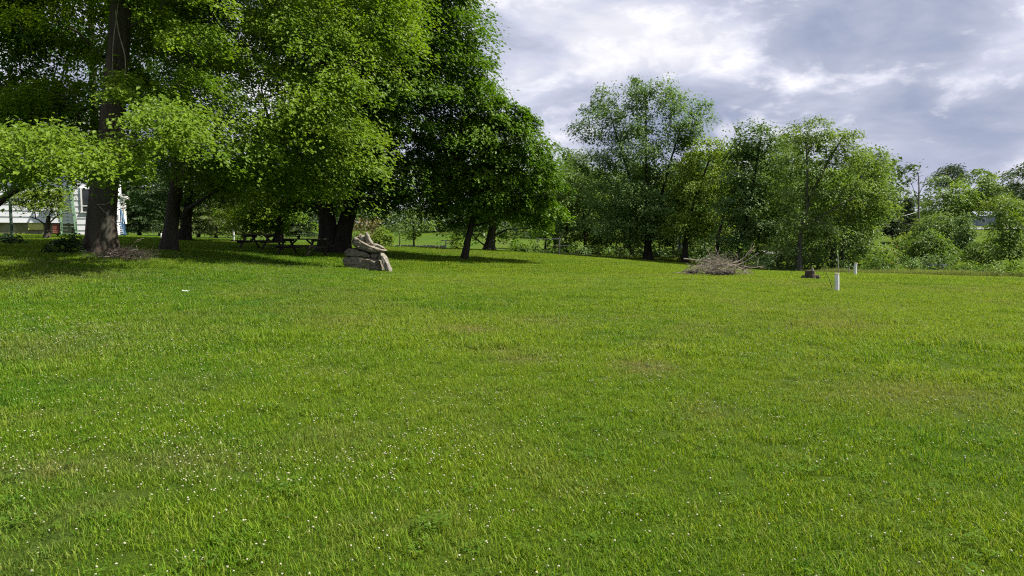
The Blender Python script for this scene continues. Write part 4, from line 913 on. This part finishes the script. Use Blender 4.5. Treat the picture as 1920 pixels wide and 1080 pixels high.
# rail frame at the crest
b = base_at(1049, 57, 478); fr_ = thing('rail_frame', 'grey weathered post and rail frame at the crest of the lawn', 'frame', b)
zt = at(1049, 447, 57)[2] - b[2]; wl = (1049 - 1008) * mpp(57)
for x in (0, -wl):
    mb = MB(); mb.box((x - .05, -.05, -.3), (x + .05, .05, zt + (.15 if x == 0 else 0))); mb.build('post', GREYPOST, fr_)
mb = MB(); mb.box((-wl - .15, -.10, zt - .07), (.1, -.053, zt + .02)); mb.build('rail', GREYPOST, fr_)
mb = MB(); mb.box((-wl * .3, -.09, zt * .57), (wl * .5, -.053, zt * .57 + .05)); mb.build('rail', GREYPOST, fr_)
# T shaped post in the far field
b = base_at(836, 62, 470); tp = thing('clothes_line_post', 'grey T shaped post in the pale field left of the leaning maple', 'post', b)
zt = at(836, 452, 62)[2] - b[2]
mb = MB(); mb.box((-.05, -.05, -.2), (.05, .05, zt)); mb.build('post', GREYPOST, tp)
mb = MB(); mb.box((-.45, -.04, zt + .002), (1.2, .04, zt + .08)); mb.build('crossbar', GREYPOST, tp)
# low field wall behind the cairn
b = base_at(745, 64, 470); w_ = thing('field_wall', 'low grey fieldstone wall behind the cairn at the field edge', 'wall', b)
for i in range(40):
    mb = MB(); x = -1.4 + i % 20 * .29 + r.uniform(-.03, .03); z = (i // 20) * .2; mb.box((x, -.15, z - .05), (x + r.uniform(.22, .28), .2, z + r.uniform(.13, .19))); mb.build('stone', STONE_GREY, w_)
# stump
b = base_at(1520, 25, 524); stp = thing('stump', 'dark weathered split stump on the lawn right of the brush pile', 'stump', b)
mb = MB(); k_ = mpp(25)
q = np.array([(0, 0, -.1), (0, 0, .05), (-.02, 0, .2), (-.02, 0, .31)]); mb.tube(q, [.2, .19, .165, .16], 14, cap=True, lobes=.09); mb.build('stump_body', DEAD_DARK, stp, False)
for x, y, rr, h in ((-.20, .05, .09, .14), (.2, -.02, .11, .15)):
    mb = MB(); mb.tube([(x, y, -.05), (x * 1.1, y, h * .6), (x * 1.05, y, h)], [rr * 1.1, rr, rr * .7], 9, cap=True, lobes=.1); mb.build('root', DEAD_DARK, stp, False)
mb = MB(); mb.tube([(.05, 0, .2), (.06, 0, .36), (.04, 0, .42)], [.06, .04, .02], 6, cap=True, lobes=.1); mb.build('splinter', DEAD, stp, False)
# guard rail on the bank
ga, gb = at(1715, 494, 51), at(1775, 498, 49); gm = (ga + gb) / 2; b = np.array([gm[0], gm[1], gz(gm[0], gm[1])])
gr = thing('guard_rail', 'white metal guard rail among the bushes of the right bank', 'guard rail', b)
mb = MB(); mb.bar(ga - b, gb - b, .06, .16); mb.build('rail', METAL, gr)
for t in (0.08, .5, .92):
    p = ga * (1 - t) + gb * t - b; zg = gz(p[0] + b[0], p[1] + b[1]) - b[2]; mb = MB(); mb.box((p[0] - .06, p[1] + .035, zg - .3), (p[0] + .06, p[1] + .13, p[2] + .06)); mb.build('post', GREYPOST, gr)
# white sheds in the wood, roofed house on the bank
def shed(name, label, px, D, w, d, h, wall, roof, rz=0.0, z0=0.0, patch=False):
    b = base_at(px, D); o = thing(name, label, 'shed' if 'shed' in name else 'house', (b[0], b[1], b[2] + z0), rz)
    mb = MB(); mb.box((-w / 2, 0, -.3), (w / 2, d, h)); mb.build('wall', wall, o)
    mb = MB(); e = .25; z = h + .003
    mb.add([(-w / 2 - e, -e, z), (w / 2 + e, -e, z), (w / 2 + e, d + e, z), (-w / 2 - e, d + e, z), (-w / 2 - e, d / 2, z + w * .28), (w / 2 + e, d / 2, z + w * .28)], [(0, 3, 2, 1), (0, 1, 5, 4), (2, 3, 4, 5), (1, 2, 5, 5)][:3])
    mb.build('roof', roof, o)
    mb = MB(); mb.box((-w * .32, -.05, .7 * h - .5), (-w * .12, -.004, .7 * h + .15)); f = mb.build('window', WHITE, o); mb = MB(); mb.box((-w * .30, -.07, .7 * h - .44), (-w * .14, -.053, .7 * h + .09)); mb.build('pane', PINK if patch else GLASS, f)
    return o
shed('shed', 'white shed with pink patch glimpsed between the trunks above the brush pile', 1299, 74, 2.2, 2.5, 1.9, WHITE, ROOFM, 0, 0, True)
shed('shed', 'small white shed low in the dark undergrowth left of the stump', 1450, 58, 0.9, 1.2, .75, WHITE, ROOFM)
shed('bank_house', 'house with pale blue grey roof among trees of the right bank', 1849, 96, 2.3, 3.0, 1.6, ROOF_BLUE, ROOF_BLUE, R(-14), -.3)
# road along the bank
rp_ = [at(x, 433, d) for x, d in ((1560, 98), (1660, 92), (1760, 88), (1860, 86), (1990, 84))]
rv, rf = [], []
seg = np.linspace(0, 1, 25); RP = np.array(rp_); tt = np.linspace(0, 1, len(RP))
for i, s in enumerate(seg):
    x = np.interp(s, tt, RP[:, 0]); y = np.interp(s, tt, RP[:, 1])
    for o_ in (-2.6, 2.6): rv.append((x, y + o_, gz(x, y + o_) + .10))
    if i: k = i * 2; rf.append((k - 2, k, k + 1, k - 1))
link('road', mesh_np('road', rv, rf), ASPH)['kind'] = 'structure'
# power line on the bank
pa, pb = at(1660, 406, 80), at(1722, 396, 82)
mb = MB(); s = np.linspace(0, 1, 9)[:, None]; mb.tube(pa * (1 - s) + pb * s - np.array([0, 0, 1]) * (.25 * 4 * s * (1 - s)), .025, 5); o = mb.build('power_line', METAL, None, True); tag(o, 'pale slack power line running left from the pale dead tree', 'cable')
# scrap of paper
b = base_at(346, 15.2, 522); mb = MB()
for x, rr in ((-.05, .022), (.015, .034), (.06, .025)): 
    v_ = [(x + rr * math.cos(a) * 1.4, rr * math.sin(a), .045 + .03 * math.sin(a * 2 + x * 9)) for a in (0, 1.57, 3.14, 4.71)]; mb.add(v_ + [(p[0], p[1], p[2] - .01) for p in v_], [(0, 1, 2, 3), (7, 6, 5, 4), (0, 4, 5, 1), (1, 5, 6, 2), (2, 6, 7, 3), (3, 7, 4, 0)])
o = mb.build('paper_scrap', WHITE); o.location = (b[0], b[1], b[2]); tag(o, 'crumpled white paper scrap lying on the shaded lawn', 'litter')

# ------------------------------------------------------------------ grass
LIB = bpy.data.collections.new('turf_library')
def tuft(name, n, rad, h0, h1, w, mat, seed, bend=0.6):
    r = np.random.default_rng(seed); V, Fq, T = [], [], []
    for i in range(n):
        a = r.uniform(0, 6.28); q = math.sqrt(r.random()) * rad; p = np.array([math.cos(a) * q, math.sin(a) * q, -.01]); b = r.uniform(0, 6.28); d = np.array([math.cos(b), math.sin(b), 0]); h = r.uniform(h0, h1)
        s = np.array([-d[1], d[0], 0]) * w * r.uniform(.6, 1.2) / 2; k = r.uniform(.1, bend) * h; k2 = len(V)
        m = p + d * k * .35 + np.array([0, 0, h * .6]); t = p + d * k + np.array([0, 0, h * r.uniform(.8, 1.0)])
        V += [p - s, p + s, m + s * .8, m - s * .8, t + s * .12, t - s * .12]; Fq += [(k2, k2 + 1, k2 + 2, k2 + 3), (k2 + 3, k2 + 2, k2 + 4, k2 + 5)]; tv = r.random(); T += [tv, tv]
    me = mesh_np(name, V, Fq, T); me.materials.append(mat); o = bpy.data.objects.new(name, me); LIB.objects.link(o); return o
def clover_tuft(name, n, rad, mat, seed):
    r = np.random.default_rng(seed); V, Fq, T = [], [], []
    for i in range(n):
        a = r.uniform(0, 6.28); q = math.sqrt(r.random()) * rad; c = np.array([math.cos(a) * q, math.sin(a) * q, r.uniform(.025, .06)]); a0 = r.uniform(0, 6.28); tv = r.random()
        for k in range(3):
            b = a0 + k * 2.094; d = np.array([math.cos(b), math.sin(b), r.uniform(-.2, .3)]); s = np.array([-math.sin(b), math.cos(b), 0]); z = r.uniform(.009, .014); k2 = len(V)
            V += [c, c + d * z + s * z * .6, c + d * z * 1.5, c + d * z - s * z * .6]; Fq.append((k2, k2 + 1, k2 + 2, k2 + 3)); T.append(tv)
    me = mesh_np(name, V, Fq, T); me.materials.append(mat); o = bpy.data.objects.new(name, me); LIB.objects.link(o); return o
BL = blade_mat('grass_blade'); CLV = blade_mat('clover_leaf', 'clover'); MEAD = blade_mat('meadow_grass', 'meadow')

def scatter(name, P, idx, scl, coll, label=None, cat=None, mat=None):
    "one stuff object whose geometry nodes set tufts on its points"
    me = bpy.data.meshes.new(name); me.vertices.add(len(P)); me.vertices.foreach_set('co', P.astype(np.float32).ravel())
    d, y = lawn(P[:, 0], P[:, 1]); rr = np.random.default_rng(len(P))
    for nm, val in (('dry', np.clip(d * 1.1, 0, 1)), ('yel', np.clip(y + rr.normal(0, .16, len(P)), 0, 1)), ('scl', scl), ('rot', rr.uniform(0, 6.28, len(P)))):
        a = me.attributes.new(nm, 'FLOAT', 'POINT'); a.data.foreach_set('value', np.asarray(val, np.float32))
    a = me.attributes.new('pick', 'INT', 'POINT'); a.data.foreach_set('value', np.asarray(idx, np.int32))
    o = link(name, me); o['kind'] = 'stuff'; tag(o, label, cat)
    ng = bpy.data.node_groups.new(name, 'GeometryNodeTree'); ng.interface.new_socket('Geometry', in_out='INPUT', socket_type='NodeSocketGeometry'); ng.interface.new_socket('Geometry', in_out='OUTPUT', socket_type='NodeSocketGeometry')
    gi = ng.nodes.new('NodeGroupInput'); go = ng.nodes.new('NodeGroupOutput'); ci = ng.nodes.new('GeometryNodeCollectionInfo'); ci.inputs[0].default_value = coll; ci.inputs[1].default_value = True; ci.inputs[2].default_value = True
    ip = ng.nodes.new('GeometryNodeInstanceOnPoints'); ip.inputs['Pick Instance'].default_value = True
    def attr(nm, ty):
        n = ng.nodes.new('GeometryNodeInputNamedAttribute'); n.data_type = ty; n.inputs[0].default_value = nm; return n.outputs[0]
    cx = ng.nodes.new('ShaderNodeCombineXYZ'); ng.links.new(attr('rot', 'FLOAT'), cx.inputs[2])
    ng.links.new(gi.outputs[0], ip.inputs['Points']); ng.links.new(ci.outputs[0], ip.inputs['Instance']); ng.links.new(attr('pick', 'INT'), ip.inputs['Instance Index'])
    ng.links.new(cx.outputs[0], ip.inputs['Rotation']); ng.links.new(attr('scl', 'FLOAT'), ip.inputs['Scale'])
    ng.links.new(ip.outputs[0], go.inputs[0])
    md = o.modifiers.new('scatter', 'NODES'); md.node_group = ng
    return o
def subcoll(objs, nm):
    c = bpy.data.collections.new(nm)
    for o in objs: c.objects.link(o)
    return c
def wedge(r0, r1, dens, seed, half=R(46)):
    r = np.random.default_rng(seed); n = int(half * (r1 ** 2 - r0 ** 2) * dens); a = r.uniform(-half, half, n); d = np.sqrt(r.uniform(r0 ** 2, r1 ** 2, n)); x, y = d * np.sin(a), d * np.cos(a)
    return x, y, d, r
near = [tuft('turf_a%d' % i, 100, .13, .024, .060, .0048, BL, 40 + i, .9) for i in range(5)] + [tuft('turf_b%d' % i, 34, .08, .06, .14, .0052, BL, 50 + i, 1.0) for i in range(2)] + [clover_tuft('turf_c%d' % i, 10, .07, CLV, 60 + i) for i in range(2)]
near.sort(key=lambda o: o.name)
NC = subcoll(near, 'near_turf')
mid_ = [tuft('mid_a%d' % i, 130, .26, .035, .08, .0075, BL, 70 + i, .9) for i in range(4)] + [tuft('mid_b0', 60, .16, .07, .15, .008, BL, 75, 1.0)]; mid_.sort(key=lambda o: o.name); MC = subcoll(mid_, 'mid_turf')
far_ = [tuft('far_a%d' % i, 170, .55, .04, .085, .017, BL, 80 + i, .8) for i in range(4)]; FC = subcoll(far_, 'far_turf')
x, y, d, r = wedge(1.5, 9.5, 105, 1, R(48))
cl_n = fnoise(x, y, 1.3, 91); tall = fnoise(x, y, 1.0, 95); u_ = r.random(len(x))
idx = r.integers(0, 5, len(x)); idx = np.where((tall > .58) & (u_ < .07), r.integers(5, 7, len(x)), idx); idx = np.where(u_ > 0.93, r.integers(7, 9, len(x)), idx)
bare = np.clip(lawn(x, y)[0], 0, 1); keep = r.random(len(x)) > bare * .45
x, y, idx = x[keep], y[keep], idx[keep]
scatter('grass', np.stack([x, y, ground(x, y) + (fnoise(x, y, 2.6, 71) - .5) * .05], 1), idx, r.uniform(.55, 1.3, len(x)) * (0.78 + .45 * fnoise(x, y, .45, 97)), NC, 'mown green grass of the near lawn', 'grass')
x, y, d, r = wedge(9, 27, 30, 2, R(45)); idx = np.where((fnoise(x, y, 1.4, 95) > .6) & (r.random(len(x)) < .2), 4, r.integers(0, 4, len(x)))
scatter('grass', np.stack([x, y, ground(x, y) + (fnoise(x, y, 2.6, 71) - .5) * .05], 1), idx, r.uniform(.6, 1.25, len(x)) * (0.6 + .8 * fnoise(x, y, .9, 99)), MC, 'mown green grass of the middle lawn', 'grass')
x, y, d, r = wedge(26, 66, 6.0, 3, R(43)); 
scatter('grass', np.stack([x, y, ground(x, y)], 1), r.integers(0, 4, len(x)), r.uniform(.75, 1.2, len(x)), FC, 'mown green grass of the far lawn', 'grass')
# pale uncut grass along the lawn's right edge
md_t = [tuft('meadow_%d' % i, 60, .35, .15, .5, .012, MEAD, 90 + i, .7) for i in range(3)]; MDC = subcoll(md_t, 'meadow_turf')
r = np.random.default_rng(8); pts = []
for px in np.linspace(1330, 2050, 520):
    D = np.interp(px, [1330, 1450, 1640, 1760, 1900, 2050], [51, 47.5, 40.5, 40.5, 40.8, 41]) + abs(r.normal(0, .7)) + .3
    p = base_at(px + r.normal(0, 4), D); pts.append(p)
for px in np.linspace(990, 1280, 90): pts.append(base_at(px + r.normal(0, 3), 60.5 + abs(r.normal(0, 1))))
pts = np.array(pts); scatter('tall_grass', pts, r.integers(0, 3, len(pts)), r.uniform(.5, 1.1, len(pts)) * np.where(np.arange(len(pts)) < 160, .6, 1), MDC, 'pale uncut grass along the edge of the lawn', 'grass')

# clover flowers
CW = rough_mat('clover_petal', (0.20, 0.21, 0.12), (0.40, 0.39, 0.29), 60, 0.7, (1, 1, 1), 0); CS = leaf_mat('clover_stalk', (0.06, 0.11, 0.02), (0.09, 0.14, 0.03))
fl = []
for i in range(4):
    rr = np.random.default_rng(120 + i); bm = bmesh.new(); h = .05 + .018 * i
    bmesh.ops.create_icosphere(bm, subdivisions=2, radius=.0078)
    for v_ in bm.verts: v_.co = v_.co * (1 + rr.uniform(-.22, .22)); v_.co.z = v_.co.z * .85 + h
    nfa = len(bm.faces); c = bmesh.ops.create_cone(bm, cap_ends=False, segments=4, radius1=.0013, radius2=.001, depth=h); bmesh.ops.translate(bm, verts=c['verts'], vec=(0, 0, h / 2 - .004))
    me = bpy.data.meshes.new('clover_head'); bm.to_mesh(me); bm.free(); me.materials.append(CW); me.materials.append(CS)
    for p in me.polygons: p.material_index = 0 if p.index < nfa else 1
    o = bpy.data.objects.new('clover_head_%d' % i, me); fl.append(o)
FLC = subcoll(fl, 'clover_heads')
x, y, d, r = wedge(2.2, 26, 240, 9, R(44))
pr = np.clip((fnoise(x, y, 1.5, 131) - .42) * 3.2, 0.02, 1) * np.clip((fnoise(x, y, 4.5, 141) - .30) * 2.6, .03, 1) * np.clip(1.05 - x / np.maximum(y, 1) * 1.1, .35, 1.4) * np.where(d < 8, .8, .9)
k = r.random(len(x)) < pr * .55 * np.where(d > 11, .7, 1) + .12
x, y, d = x[k], y[k], d[k]
scatter('clover_flowers', np.stack([x, y, ground(x, y) + (fnoise(x, y, 2.6, 71) - .5) * .05], 1), r.integers(0, 4, len(x)), r.uniform(.4, .85, len(x)), FLC, 'white clover flower heads dotted through the mown lawn', 'clover')
print('clover', len(x))
tri = sum(sum(len(p.vertices) - 2 for p in o.data.polygons) if len(o.data.polygons) < 5000 else 2 * len(o.data.polygons) for o in C.objects if o.type == 'MESH')
print('triangles', tri)
